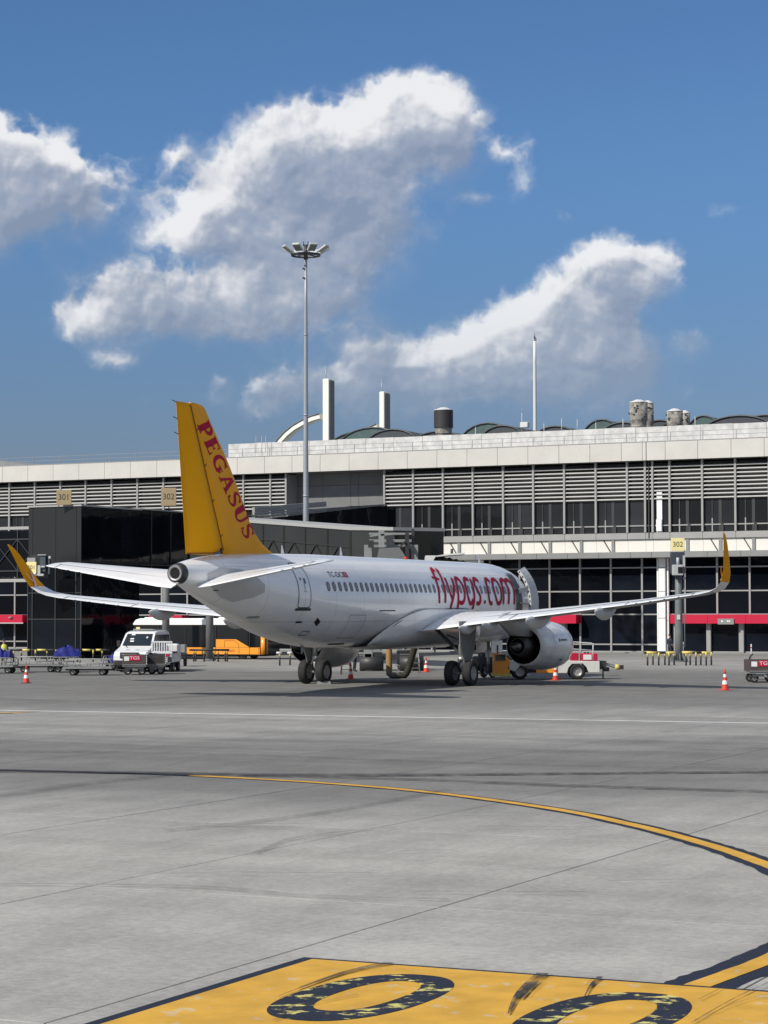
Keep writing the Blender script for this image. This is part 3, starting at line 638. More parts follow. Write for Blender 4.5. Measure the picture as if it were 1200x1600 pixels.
# small roof furniture
def rod(u, v0, v1, t, r=.04, m=M_slat):
    s, z0 = FA(u, v0, t); _, z1 = FA(u, v1, t); b = MB(); b.cyl((s, t, z1-1.0), (s, t, z1+(z0-z1)*.75), r, r, 6); b.cyl((s, t, z1+(z0-z1)*.75), (s, t, z0), r*.4, r*.3, 5); b.obj('roof_antenna', m, T)
for u, v0, v1 in ((815.5, 638, 664), (877.5, 651, 663), (902, 653, 663), (973.5, 652, 663), (743, 666, 674), (850, 660, 668), (1086, 648, 660), (931, 658, 668), (1172, 690, 690)):
    if v0 != v1: rod(u, v0, v1, 12)
s, z = FA(820, 664, 12); b = MB(); b.box((s, 12, z), (.75, .5, .5), bev=.04); b.obj('roof_cabinet', M_cap, T)
for u in (400, 409, 415): rod(u, 679, 690, 2, .02)
# dark sloping roof glimpsed at the far left
s0, z0 = FA(-30, 716, 20); s1, z1 = FA(75, 727, 20)
b = MB(); b.add([(s0, 20, 16.5), (s1, 20, 16.5), (s1, 20, z1-.3), (s0, 20, z0), (s0, 34, 16.5), (s1, 34, 16.5), (s1, 34, z1-.3), (s0, 34, z0)], [(0, 1, 2, 3), (7, 6, 5, 4), (3, 2, 6, 7), (0, 3, 7, 4), (1, 5, 6, 2)]); b.obj('sloping_roof', M_ledge, T)

# ---------------------------------------------------------------- jet bridges
M_tower = mat('dark_grey_cladding', (.017, .0175, .017), .35, var=.2, vs=.8, spec=.5)
M_gl_br = glass('bridge_glass', (.0022, .003, .0045), spec=.12, rough=.05)
M_gl_gr = glass('grey_bridge_glass', (.0135, .0138, .0132), spec=.2, rough=.12)
M_cop = mat('light_metal_coping', (.36, .36, .345), .45, var=.1)
M_sign = mat('tan_sign_board', (.33, .255, .14), .6, var=.08, vs=3)
M_signy = mat('yellow_sign_board', (.86, .76, .36), .5, var=.06, vs=3)
M_ink = mat('black_lettering', (.012, .012, .012), .6)
# tower of stand 301; its root is on the ground under the tower's near right-hand corner
J1 = thing('jet_bridge_tower', 'tall dark glass and grey clad tower with the 301 sign on top', 'jet bridge', (-22.3, 165, 0), -AL)
def jb(name, c, d, m, P, **k): b = MB(); b.box((0, 0, 0), d, **k); return b.obj(name, m, P, c)
Zt = 11.4; wid = 4.75
jb('tower_core', (-wid/2, 3.9, Zt/2-.2), (wid-.2, 7.6, Zt-.5), M_dark, J1)
pc = {}
def jp(name, s0, s1, z0, z1, t, m, P=J1, th=.06, gap=.03):
    k = (name, round(s1-s0, 2), round(z1-z0, 2), m.name, th)
    if k not in pc: b = MB(); b.box((0, 0, 0), (s1-s0-gap, th, z1-z0-gap)); pc[k] = b.mesh(name, m)
    return place(name, pc[k], P, ((s0+s1)/2, t, (z0+z1)/2))
fx = [-wid, -4.35, -2.28, -.45, 0]
for a, c in zip(fx, fx[1:]):
    jp('cladding_panel', a, c, 7.0, Zt-.12, .02, M_tower)
    for z0, z1 in ((4.9, 7.0), (2.95, 4.9), (.15, 2.95)): jp('glass_panel', a, c, z0, z1, .02, M_gl_br)
M_fr2 = mat('dark_window_frame', (.045, .047, .05), .4, metal=.2)
b = MB()
for x in fx: b.box((x, -.03, 3.5), (.07, .06, 6.9))
for z in (2.95, 4.9, 7.0): b.box((-wid/2, -.03, z), (wid, .05, .07))
b.obj('tower_frame', M_fr2, J1)
b = MB(); b.box((-wid/2, 4.0, Zt-.06), (wid+.1, 8.2, .12)); b.obj('tower_coping', M_cop, J1)
for k in range(3):      # glazed side of the tower
    y0, y1 = 2.6*k+.02, 2.6*(k+1)
    for z0, z1 in ((.15, 3.8), (3.8, 7.6), (7.6, Zt-.12)):
        b = MB(); b.box((0, 0, 0), (.06, y1-y0-.03, z1-z0-.03)) if ('side', round(z1-z0, 2)) not in pc else None
        if ('side', round(z1-z0, 2)) not in pc: pc[('side', round(z1-z0, 2))] = b.mesh('side_glass', M_gl_br)
        place('side_glass', pc[('side', round(z1-z0, 2))], J1, (-.02, (y0+y1)/2, (z0+z1)/2))
b = MB(); b.box((-2.2, 17.6, 8.6), (4.3, 19.5, 5.5)); b.obj('fixed_gallery', M_gl_br, J1)
b = MB(); b.box((-2.2, 17.6, 11.40), (4.4, 19.5, .1)); b.obj('gallery_roof', M_cop, J1)
b = MB()
for k in range(7): b.box((.0, 9.5+2.8*k, 8.6), (.06, .08, 5.4))
b.box((.0, 17.6, 7.1), (.06, 19.4, .08)); b.obj('gallery_mullion', M_fr2, J1)
# 301 board on the tower roof
def board(P, c, w, h, txt, m, size, rz=0, th=.08, name='sign_board', xs=.95):
    o = jb(name, c, (w, th, h), m, P, bev=.01); text(txt, size, M_ink, o, (0, -th/2-.006, -.0), xs=xs); return o
# gallery running left from the tower: glazed, cross-braced, pale roof and floor edges
X0, X1 = -wid-9.5, -wid-.02
jb('gallery_glass', ((X0+X1)/2, 3.2, 7.9), (X1-X0, 2.6, 3.5), M_gl_br, J1)
b = MB(); b.box(((X0+X1)/2, 1.86, 9.85), (X1-X0, .12, .22)); b.obj('gallery_coping', M_cop, J1)
b = MB(); b.box(((X0+X1)/2, 1.80, 5.88), (X1-X0, .2, .24)); b.obj('gallery_floor_edge', M_cop, J1)
b = MB()
for k in range(4):
    x = X1-2.3*k; b.bar((x, 1.84, 9.0), (x-2.3, 1.84, 6.6), .1, .05); b.bar((x-2.3, 1.84, 9.0), (x, 1.84, 6.6), .1, .05); b.box((x-2.3, 1.84, 7.9), (.08, .06, 3.7))
b.box(((X0+X1)/2, 1.84, 9.0), (X1-X0, .05, .1)); b.box(((X0+X1)/2, 1.84, 6.6), (X1-X0, .05, .1)); b.obj('gallery_brace', M_fr2, J1)
SG1 = thing('stand_sign', 'tan square board reading 301 standing on top of the dark tower', 'sign', tuple(atY(100, 789, 165.2)), -.10)
board(SG1, (0, 0, .56), 1.12, 1.10, '301', M_sign, .62)
b = MB(); b.box((-.4, .06, .1), (.05, .05, .5)); b.box((.4, .06, .1), (.05, .05, .5)); b.obj('sign_leg', M_stl, SG1)
# docking guidance box on the tower front
DG = thing('docking_guidance_unit', 'grey docking guidance box with yellow 301 plate on the dark tower front', 'guidance unit', tuple(atY(63, 903, 164.2)), -.12)
b = MB(); b.box((-.05, .15, .85), (1.35, .3, 1.65), bev=.03); b.obj('housing', M_fr2, DG)
b = MB(); b.box((.25, -.15, 1.0), (.42, .35, 1.1)); b.box((.72, -.1, .95), (.10, .4, 1.35)); b.obj('side_box', mat('slate_box', (.06, .075, .09), .5), DG)
b = MB(); b.box((.0, -.36, .22), (.75, .3, .16)); b.box((.02, -.36, .6), (.2, .26, .65)); b.box((.2, -.36, .82), (.5, .2, .12)); b.box((-.55, -.36, .15), (.55, .2, .28)); b.cyl((.23, -.2, .8), (.23, -.2, 1.35), .1, .1, 10); b.box((.18, -.1, 1.68), (.62, .4, .06)); b.box((.78, -.32, 1.5), (.16, .06, .18)); b.obj('bracket', mat('pale_grey_bracket', (.45, .47, .48), .5, var=.1), DG)
o = board(DG, (-.55, -.42, .75), .74, .82, '301', M_signy, .42); b = MB(); b.box((-.57, -.40, 1.3), (.6, .06, .34)); b.obj('plate_top', M_cop, DG)
b = MB(); b.cyl((-.32, -.5, .28), (-.2, -.6, .22), .13, .1, 10); b.obj('flood_lamp', M_whitecol, DG)
# bridge of stand 302: rotunda block on grey columns, sloping glazed tunnel, lift frame, cab with bellows
J2 = thing('jet_bridge', 'glazed jet bridge with pale roof edge leading to the parked airliner', 'jet bridge', (0, 0, 0))
def poly_box(b, P0, P1, w, z0a, z1a, z0b, z1b):
    P0, P1 = Vector(P0), Vector(P1); d = (P1-P0).normalized(); n = Vector((d.y, -d.x))*w/2
    vs = [(P0.x+n.x, P0.y+n.y, z0a), (P1.x+n.x, P1.y+n.y, z0b), (P1.x-n.x, P1.y-n.y, z0b), (P0.x-n.x, P0.y-n.y, z0a),
          (P0.x+n.x, P0.y+n.y, z1a), (P1.x+n.x, P1.y+n.y, z1b), (P1.x-n.x, P1.y-n.y, z1b), (P0.x-n.x, P0.y-n.y, z1a)]
    return b.add(vs, [(3, 2, 1, 0), (4, 5, 6, 7), (0, 1, 5, 4), (1, 2, 6, 5), (2, 3, 7, 6), (3, 0, 4, 7)])
for (u, v) in ((259, 1031), (327.5, 1032)):
    X, Y = G(u, v); b = MB(); b.cyl((X, Y, 0), (X, Y, 6.2), .27, .27, 16); b.cyl((X, Y, 0), (X, Y, .12), .45, .45, 16); b.obj('support_column', mat('grey_column', (.13, .135, .135), .6, var=.12), J2)
A0 = atY(384, 812, 156); A1 = atY(585, 826.5, 140); A2 = atY(655, 827, 135)
def seg(a, c, h0, h1, name, m, w=3.4):
    b = MB(); poly_box(b, (a.x, a.y), (c.x, c.y), w, a.z-h0, a.z-.1, c.z-h1, c.z-.1); return b.obj(name, m, J2)
Am = atY(330, 808.5, 160)
b = MB(); poly_box(b, (Am.x+.6, Am.y+.8), (Am.x+11.2, Am.y+22), 3.2, 6.6, 9.9, 8.6, 12.1); b.obj('link_gallery', M_gl_br, J2)
seg(Am, A0, 3.3, 3.3, 'tunnel_glass', M_gl_gr); seg(A0, A1, 3.2, 3.1, 'tunnel_glass', M_gl_gr); seg(A1, A2, 3.1, 3.0, 'tunnel_glass', M_gl_gr)
b = MB()
for a, c in ((Am, A0), (A0, A1), (A1, A2)): poly_box(b, (a.x, a.y), (c.x, c.y), 3.6, a.z-.10, a.z+.10, c.z-.10, c.z+.10)
b.obj('tunnel_roof', M_cop, J2)
b = MB()
d_ = (A1-A0); dn = Vector((d_.y, -d_.x, 0)).normalized()*1.74
for k in range(7):
    p = A0.lerp(A1, k/6)+dn; b.bar(p+Vector((0, 0, -.2)), p+Vector((0, 0, -3.0)), .09, .05)
    if k < 6:
        q = A0.lerp(A1, (k+.5)/6)+dn; r_ = A0.lerp(A1, (k+1)/6)+dn
        b.bar(p+Vector((0, 0, -2.5)), q+Vector((0, 0, -1.2)), .07, .04); b.bar(q+Vector((0, 0, -1.2)), r_+Vector((0, 0, -2.5)), .07, .04)
b.bar(A0+dn+Vector((0, 0, -1.15)), A1+dn+Vector((0, 0, -1.15)), .12, .05); b.obj('tunnel_frame', mat('bronze_frame', (.030, .029, .026), .5), J2)
# upper pale beams of the walkway behind
b = MB(); U0 = atY(396, 797, 176); U1 = atY(508, 787.5, 184); b.bar(U0, U1, .25, .42); U2 = atY(396, 803, 174); U3 = atY(600, 789, 186); b.bar(U2, U3, .2, .16); b.obj('walkway_beam', M_sill, J2)
b = MB(); V0 = atY(396, 806, 175); V1 = atY(600, 792, 187); poly_box(b, (V0.x, V0.y), (V1.x, V1.y), 2.6, V0.z-3.2, V0.z, V1.z-3.2, V1.z); b.obj('walkway_glass', M_gl_br, J2)
b = MB()
for k in range(9):
    p = V0.lerp(V1, k/8); b.box((p.x+.2, p.y-1.45, p.z-1.6), (.12, .1, 3.1))
b.obj('walkway_post', M_fr2, J2)
# cab block behind the lift frame
C0 = atY(665, 840, 133); b = MB(); b.box((C0.x-.8, 134.5, 6.4), (1.7, 3.0, 3.2), rz=.2); b.obj('cab_rotunda', M_gl_gr, J2)
M_lift = mat('grey_machinery', (.27, .28, .275), .55, var=.15, vs=3)
La, Lb = atY(575, 880, 131), atY(648, 880, 131)
b = MB()
for p, w in ((La, .5), (Lb, .42)):
    b.box((p.x, 131, 3.4), (w, .5, 6.2)); b.box((p.x, 130.9, 6.9), (w*.9, .4, .9))
b.obj('lift_post', M_lift, J2)
b = MB()
for v, h in ((834, .12), (845, .16), (853, .14)): p = atY(610, v, 131.2); b.box((p.x, 131.2, p.z), (2.5, .2, h))
p = atY(596, 842, 130.6); b.box((p.x, 130.6, p.z), (.34, .3, 1.0)); b.bar(atY(578, 838, 130.5), atY(605, 833, 130.5), .09); b.bar(atY(595, 836, 130.5), atY(616, 834, 130.5), .1); b.obj('lift_crossbeam', M_lift, J2)
Pp = [atY(u, v, 130.2) for u, v in ((587, 882), (592, 857), (624, 855), (642, 882))]
b = MB(); b.prism([(p.x, p.z) for p in Pp], lambda a, c, t: (a, t, c), 130.2, 130.6); b.obj('lift_plate', M_recess, J2)
b = MB(); p = atY(577, 850, 130.4); b.box((p.x+.1, 130.4, p.z), (.34, .3, .42)); b.obj('control_box', M_stl, J2)
p = atY(636, 852, 130.6); b = MB(); b.box((p.x, 130.6, p.z), (.22, .3, 1.6)); b.box((p.x+.35, 130.9, p.z), (.16, .3, 1.9)); b.bar(atY(634, 842, 130.4), atY(648, 866, 130.4), .14); b.bar(atY(634, 845, 130.4), atY(624, 856, 130.4), .1); b.obj('lift_motor', M_stl, J2)
# legs reaching the apron out of sight below the tunnel
b = MB(); b.box((La.x, 131, .5), (.4, .5, 1.0)); b.cyl((La.x-.5, 131, .45), (La.x+.9, 131, .45), .45, .45, 16); b.cyl((Lb.x-.9, 131, .45), (Lb.x+.5, 131, .45), .45, .45, 16); b.bar((La.x, 131, .8), (Lb.x, 131, .8), .3); b.obj('bogie', M_stl, J2)
# bellows hood around the forward door
M_hood = mat('black_bellows', (.028, .030, .033), .65, var=.5, vs=3, bump=.3, bs=6)
hx0, hx1 = atY(672, 868, 118.5).x, atY(765, 868, 118.5).x
b = MB(); rings = []
for k in range(19):
    f = k/18; x = hx0+(hx1-hx0)*f; r = .08*(k % 2); zt = 6.45 - .75*f**1.6 - r; yb = 119.4
    rings.append([(x-.25*math.cos(R(a)), yb+(1.1+.0*f)*math.cos(R(a)) - .6, 4.0+(zt-4.0)*math.sin(R(a))**.6) for a in range(15, 166, 15)])
b.loft(rings, closed=False, smooth=False); b.obj('bellows', M_hood, J2)
b = MB(); Pq = [atY(u, v, 118.0) for u, v in ((664, 877), (665, 868), (682, 868), (676, 877))]; b.prism([(p.x, p.z) for p in Pq], lambda a, c, t: (a, t, c), 117.9, 119.9)
Pq = [atY(u, v, 117.8) for u, v in ((680, 868.5), (700, 865.5), (727, 863.4), (726, 866), (700, 868), (682, 870))]; b.prism([(p.x, p.z) for p in Pq], lambda a, c, t: (a, t, c), 117.6, 119.9); b.obj('hood_roof', mat('pale_hood_roof', (.55, .56, .55), .5, var=.15), J2)
b = MB(); b.box((atY(690, 880, 120).x, 122.5, 4.9), (3.2, 4.6, 2.6), rz=.35); b.obj('bridge_cab', M_lift, J2)
b = MB(); p = atY(706, 862, 118.6); b.cyl(p-Vector((0, 0, .2)), p+Vector((0, 0, .15)), .07, .07, 8); b.obj('beacon', M_stl, J2)
# 302 board above the rotunda
SG2 = thing('stand_sign', 'tan square board reading 302 on a thin post left of the yellow tail', 'sign', tuple(atY(263.5, 796, 174)), -.10)
board(SG2, (0, 0, .98), 1.19, 1.40, '302', M_sign, .66); b = MB(); b.cyl((0, .06, -.1), (0, .06, .35), .05, .05, 8); b.obj('sign_post', M_stl, SG2)
# ---------------------------------------------------------------- airliner
TH = .4331; SG = 17.71; FZ = 3.90
PL = thing('airliner', 'white twin-engine airliner with yellow tail parked at the jet bridge', 'airliner', (.1228, 105.836, 0), -TH)
def LL(st, y, z): return (y, SG-st, z)
_S = [(0,-.55,.05,.05),(.15,-.53,.35,.35),(.5,-.48,.66,.68),(1,-.42,.95,.98),(1.8,-.3,1.28,1.33),(2.6,-.17,1.52,1.6),(3.5,-.07,1.72,1.82),(4.6,-.02,1.87,1.98),(6,0,1.975,2.07),(8,0,1.975,2.07),(24.5,0,1.975,2.07),(26,.02,1.955,2.05),(28,.10,1.87,1.94),(30,.26,1.7,1.75),(32,.50,1.45,1.47),(34,.74,1.12,1.14),(35.5,.91,.82,.84),(36.8,1.03,.52,.54),(37.2,1.06,.41,.42)]
_x = np.arange(0, 37.21, .05); _raw = [np.interp(_x, [s[0] for s in _S], [s[i] for s in _S]) for i in (1, 2, 3)]
_k = np.hanning(31); _k /= _k.sum(); _sm = []
for r_ in _raw:
    p_ = np.concatenate([2*r_[0]-r_[15:0:-1], r_, 2*r_[-1]-r_[-2:-17:-1]]); q_ = np.convolve(p_, _k, 'valid')
    w_ = np.clip((_x-1.0)/1.5, 0, 1); _sm.append(r_*(1-w_)+q_*w_)
def sec(st): return [float(np.interp(st, _x, a)) for a in _sm]
def FPt(st, phi, off=0.0):
    zc, hw, hh = sec(st); n = Vector((math.sin(phi)/hw, math.cos(phi)/hh)).normalized()
    return LL(st, hw*math.sin(phi)+n.x*off, FZ+zc+hh*math.cos(phi)+n.y*off)
def FP(st, z, off=0.0):
    zc, hw, hh = sec(st); return FPt(st, math.acos(max(-1, min(1, (z-FZ-zc)/hh))), off)
def paint(name, col, var=.06, lines=True, rough=.32, coat=.35):
    m = mat(name, col, rough, var=var, vs=.9, coat=coat, stretch=(1.5, .5, 1.5)); nt = m.node_tree; N = nt.nodes; L = nt.links; b = N['Principled BSDF']
    if not lines: return m
    tc = N.new('ShaderNodeTexCoord'); sp = N.new('ShaderNodeSeparateXYZ'); L.new(tc.outputs['Object'], sp.inputs[0])
    def M(op, a, b_=None):
        n = N.new('ShaderNodeMath'); n.operation = op
        for i, v in enumerate((a, b_)):
            if v is None: continue
            if isinstance(v, (int, float)): n.inputs[i].default_value = v
            else: L.new(v, n.inputs[i])
        return n.outputs[0]
    f = M('LESS_THAN', M('ABSOLUTE', M('SUBTRACT', M('FRACT', M('DIVIDE', sp.outputs[1], 2.65)), .5)), .0042)
    f2 = M('MAXIMUM', M('LESS_THAN', M('ABSOLUTE', M('SUBTRACT', sp.outputs[2], 3.02)), .009), M('LESS_THAN', M('ABSOLUTE', M('SUBTRACT', sp.outputs[2], 5.28)), .008))
    # blotchy belly grime, also darkening the underside to paint in its shade
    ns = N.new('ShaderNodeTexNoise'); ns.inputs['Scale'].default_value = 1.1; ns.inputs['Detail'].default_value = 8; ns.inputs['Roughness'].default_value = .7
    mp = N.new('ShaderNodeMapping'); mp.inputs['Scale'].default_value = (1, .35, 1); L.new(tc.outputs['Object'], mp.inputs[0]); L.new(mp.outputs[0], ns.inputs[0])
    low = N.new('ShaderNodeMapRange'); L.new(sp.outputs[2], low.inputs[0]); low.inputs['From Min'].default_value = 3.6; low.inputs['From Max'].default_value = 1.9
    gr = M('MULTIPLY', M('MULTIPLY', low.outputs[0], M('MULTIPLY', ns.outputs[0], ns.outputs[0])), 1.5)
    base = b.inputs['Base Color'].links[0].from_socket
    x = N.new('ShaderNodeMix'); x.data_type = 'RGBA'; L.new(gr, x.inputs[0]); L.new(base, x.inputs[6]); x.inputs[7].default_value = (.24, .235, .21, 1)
    x2 = N.new('ShaderNodeMix'); x2.data_type = 'RGBA'; L.new(M('MULTIPLY', M('MAXIMUM', f, f2), .5), x2.inputs[0]); L.new(x.outputs[2], x2.inputs[6]); x2.inputs[7].default_value = (.12, .12, .13, 1)
    L.new(x2.outputs[2], b.inputs['Base Color']); return m
M_fus = paint('white_aircraft_paint', (.83, .83, .815), coat=.8, rough=.3); M_wp = paint('white_wing_paint', (.74, .755, .77), lines=False, var=.12)
M_fair = mat('grey_fairing_paint', (.50, .51, .51), .45, var=.12, vs=1); M_shade = mat('gear_door_grey', (.20, .205, .205), .55, var=.15)
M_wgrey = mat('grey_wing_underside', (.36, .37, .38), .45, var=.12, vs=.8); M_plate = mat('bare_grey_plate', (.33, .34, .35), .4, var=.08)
M_fin = mat('yellow_fin_paint', (.84, .37, .012), .5, var=.09, vs=.9, spec=.14); M_rud = mat('yellow_rudder_paint', (.86, .375, .0), .6, var=.04, vs=.9, spec=.08)
M_mag = mat('magenta_lettering', (.42, .002, .040), .55, var=.12, vs=6, spec=.12); M_line = mat('dark_seam', (.03, .03, .035), .6); M_reg = mat('dark_registration', (.03, .03, .04), .5)
M_tyre = mat('tyre_black', (.018, .018, .019), .85, var=.3, vs=4); M_rim = mat('wheel_rim', (.33, .33, .33), .45, metal=.3, var=.2, vs=6)
M_strut = mat('gear_strut', (.45, .46, .47), .35, metal=.5, var=.15); M_core = mat('engine_core_metal', (.075, .072, .07), .35, metal=.8, var=.3, vs=3)
M_win = mat('cabin_window_pane', (.115, .125, .14), .15, spec=.5); M_winf = mat('window_frame', (.10, .11, .12), .5); M_apu = mat('exhaust_dark', (.05, .05, .052), .45, metal=.3, var=.3); M_hole = mat('black_opening', (.004, .004, .004), .9)
# fuselage
sts = sorted(set([0, .03, .08, .15, .3, .5, .75, 1, 1.4, 1.8, 2.2, 2.6, 3.0, 3.5, 4, 4.6, 5.3, 6] + list(np.arange(8, 24, 2.0)) + list(np.arange(24, 37.2, .4)) + [37.2]))
b = MB(); b.loft([[FPt(s, 2*math.pi*i/64) for i in range(64)] for s in sts]); b.add([FPt(0, 2*math.pi*i/64) for i in range(64)], [tuple(range(64))]); b.obj('fuselage', M_fus, PL)
zt = FZ+1.06
b = MB(); b.lathe([(.415, -.02), (.37, .30), (.31, .36), (.27, .33), (.25, .0), (.20, -.1), (0, -.1)], LL(37.2, 0, zt), (0, -1, 0), 32); o = b.obj('tail_exhaust', M_apu, PL)
b = MB(); b.lathe([(.30, .36), (.235, .37), (.21, .30), (.20, .1)], LL(37.2, 0, zt), (0, -1, 0), 32); b.obj('exhaust_ring', mat('exhaust_ring_metal', (.32, .32, .33), .4, metal=.5), o)
b = MB(); b.lathe([(.205, .33), (0, .33)], LL(37.2, 0, zt), (0, -1, 0), 24); b.obj('exhaust_opening', M_hole, o)
b = MB(); b.box(LL(37.35, .0, zt-.37), (.22, .3, .05)); b.obj('exhaust_label', M_cap, o)
# belly fairing with its edge seam
b = MB(); rings = []
for st in np.arange(9.6, 22.9, .35):
    f = max(0, min(1, (st-9.6)/2.6)); g_ = max(0, min(1, (22.6-st)/5.2)); e_ = math.sin(math.pi/2*min(1, f))**.7*math.sin(math.pi/2*g_)**.75
    top = 1.9+(3.55-1.9)*e_; hw = 1.25+.88*e_; zb = 1.86-.18*min(1, e_*1.3); ring = []
    for i in range(33):
        a = math.pi*i/32; ca, sa = math.cos(a), math.sin(a)
        ring.append(LL(st, hw*math.copysign(abs(ca)**.72, ca), top-(top-zb)*sa**.55))
    rings.append(ring)
b.loft(rings, closed=False); b.obj('belly_fairing', M_fus, PL)
def stroke(b, pts, w, fn, off=.012, sub=4, caps=True):
    "ribbon of width w (or per-point widths) along 2-D points, carried on a surface by fn(x, y, off)"
    P = [Vector(p[:2]) for p in pts]; ws = [(p[2] if len(p) > 2 else w) for p in pts]
    Q = []; Wd = []
    if sub > 1 and len(P) > 2:
        E_ = [P[0]*2-P[1]]+P+[P[-1]*2-P[-2]]
        for i in range(1, len(E_)-2):
            a, b_, c, d = E_[i-1:i+3]
            for k in range(sub):
                t = k/sub; Q.append(.5*((2*b_)+(c-a)*t+(2*a-5*b_+4*c-d)*t*t+(3*b_-a-3*c+d)*t**3)); Wd.append(ws[i-1]*(1-t)+ws[i]*t)
        Q.append(P[-1]); Wd.append(ws[-1])
    else:
        for i in range(len(P)-1):
            for k in range(sub): t = k/sub; Q.append(P[i].lerp(P[i+1], t)); Wd.append(ws[i]*(1-t)+ws[i+1]*t)
        Q.append(P[-1]); Wd.append(ws[-1])
    vs = []
    for k, p in enumerate(Q):
        d = Q[min(k+1, len(Q)-1)]-Q[max(k-1, 0)]; d = d.normalized() if d.length else Vector((1, 0)); n = Vector((-d.y, d.x))*Wd[k]/2
        for j in (-1, -.33, .33, 1): q = p+n*j; vs.append(fn(q.x, q.y, off))
    f = [(4*k+j, 4*k+j+1, 4*k+4+j+1, 4*k+4+j) for k in range(len(Q)-1) for j in range(3)]
    b.add(vs, f); return b
b = MB(); b.fixn = False
stroke(b, [(22.25, 1.99), (21.92, 2.25), (21.3, 2.62), (20.2, 3.06), (18.6, 3.28), (17.2, 3.42), (15.75, 3.55), (13.5, 3.60), (11.6, 3.5), (10.4, 3.2)], .035, FP, .10, 6); b.obj('fairing_seam', M_line, PL)
# cabin windows (starboard side, the one in view)
def oval(rx, rz, n=16, x=0.0): return [(x, rx*math.copysign(abs(math.cos(t))**.85, math.cos(t)), rz*math.copysign(abs(math.sin(t))**.85, math.sin(t))) for t in [2*math.pi*i/n for i in range(n)]]
b = MB(); b.fixn = False; o_, i_ = oval(.155, .215, x=.012), oval(.115, .165, x=.016); b.add(o_+i_, [(i, (i+1) % 16, 16+(i+1) % 16, 16+i) for i in range(16)]); wf_me = b.mesh('cabin_window', M_winf)
b = MB(); b.fixn = False; b.add(oval(.115, .165, x=.010), [tuple(range(16))]); wp_me = b.mesh('pane', M_win)
for k in range(40):
    st = 27.62-.533*k
    if st < 6.3: break
    p = Vector(FP(st, 4.53)); zc, hw, hh = sec(st); phi = math.acos((4.53-FZ-zc)/hh); n = Vector((math.sin(phi)/hw, math.cos(phi)/hh)).normalized()
    o = place('cabin_window', wf_me, PL, p, rot=(0, -math.atan2(n.y, n.x), 0)); place('pane', wp_me, o)
# doors
def outline(x0, x1, z0, z1, r=.14, w=.035, off=.014):
    pts = []
    for cx, cz, a0 in ((x1-r, z1-r, 0), (x0+r, z1-r, 90), (x0+r, z0+r, 180), (x1-r, z0+r, 270)):
        for k in range(4): a = R(a0+30*k); pts.append((cx+r*math.cos(a), cz+r*math.sin(a)))
    pts.append(pts[0]); return pts
def patch(x0, x1, z0, z1, off, nx=4, nz=10):
    b = MB(); b.fixn = False; vs = [FP(x0+(x1-x0)*i/nx, z0+(z1-z0)*j/nz, off) for j in range(nz+1) for i in range(nx+1)]
    b.add(vs, [(j*(nx+1)+i, j*(nx+1)+i+1, (j+1)*(nx+1)+i+1, (j+1)*(nx+1)+i) for j in range(nz) for i in range(nx)], True); return b
o = patch(29.22, 30.12, 3.64, 5.46, .008).obj('aft_door', M_fus, PL)
b = MB(); b.fixn = False; pts = outline(29.2, 30.14, 3.62, 5.48)
for a, c in zip(pts, pts[1:]): stroke(b, [a, c], .04, FP, .016, 2 if (Vector(a)-Vector(c)).length < .3 else 8)
b.obj('door_seam', M_line, o)
b = MB(); b.fixn = False; stroke(b, [(29.12, 3.55), (30.24, 3.55)], .10, FP, .03, 6); b.obj('door_sill', M_line, o)
b = MB(); b.fixn = False; stroke(b, [(29.55, 4.62), (29.55, 4.86)], .13, FP, .02, 2); stroke(b, [(29.86, 4.76), (29.86, 4.88)], .1, FP, .02, 2); b.obj('door_window', M_win, o)
b = MB(); b.fixn = False; stroke(b, [(29.62, 4.35), (29.66, 4.6)], .05, FP, .02, 2); stroke(b, [(29.5, 4.3), (29.75, 4.3)], .03, FP, .02, 2); b.obj('door_handle', M_plate, o)
def hatch(x0, x1, z0, z1, name='access_hatch', w=.025, only=None):
    b = MB(); b.fixn = False; p = [(x0, z0), (x1, z0), (x1, z1), (x0, z1), (x0, z0)]
    for k, (a, c) in enumerate(zip(p, p[1:])):
        if only is None or k in only: stroke(b, [a, c], w, FP, .012, 6)
    b.obj(name, M_line, PL)
hatch(28.3, 28.75, 2.45, 2.62); hatch(29.35, 29.75, 3.0, 3.03, w=.05); hatch(24.0, 25.6, 2.3, 3.3, 'bulk_door_seam', .016); hatch(24.05, 25.55, 2.02, 2.08, 'hold_door_edge', .06, (0,)); hatch(21.0, 22.7, 3.48, 3.50, w=.03)
hatch(33.2, 35.6, 4.3, 4.32, w=.02); hatch(32.1, 32.6, 3.2, 3.25, w=.02)
b = MB(); b.fixn = False; stroke(b, [(28.05, 2.93), (28.4, 3.1)], .22, FP, .018, 3); b.obj('outflow_valve', M_hole, PL)
# registration and flag
def surf_text(txt, st0, z0, h, w, m, parent, fn=FP, off=.014):
    me = text_mesh(txt, 1.0); co = [v.co.copy() for v in me.vertices]; x0 = min(c.x for c in co); x1 = max(c.x for c in co); y0 = min(c.y for c in co); y1 = max(c.y for c in co)
    for v in me.vertices: v.co = fn(st0-(v.co.x-x0)/(x1-x0)*w, z0+(v.co.y-y0)/(y1-y0)*h, off)
    me.materials.clear(); me.materials.append(m); return place('lettering', me, parent)
surf_text('TC-DCI', 27.22, 4.94, .23, 1.42, M_reg, PL)
o = patch(25.38, 25.76, 4.95, 5.18, .012, 2, 2).obj('flag', mat('flag_red', (.42, .008, .06), .5), PL)
b = MB(); b.fixn = False; stroke(b, [(25.56, 5.12), (25.63, 5.10), (25.65, 5.06), (25.62, 5.02), (25.56, 5.01)], .025, FP, .018, 3); stroke(b, [(25.52, 5.06), (25.47, 5.06)], .04, FP, .018, 1); b.obj('flag_emblem', M_cap, o)
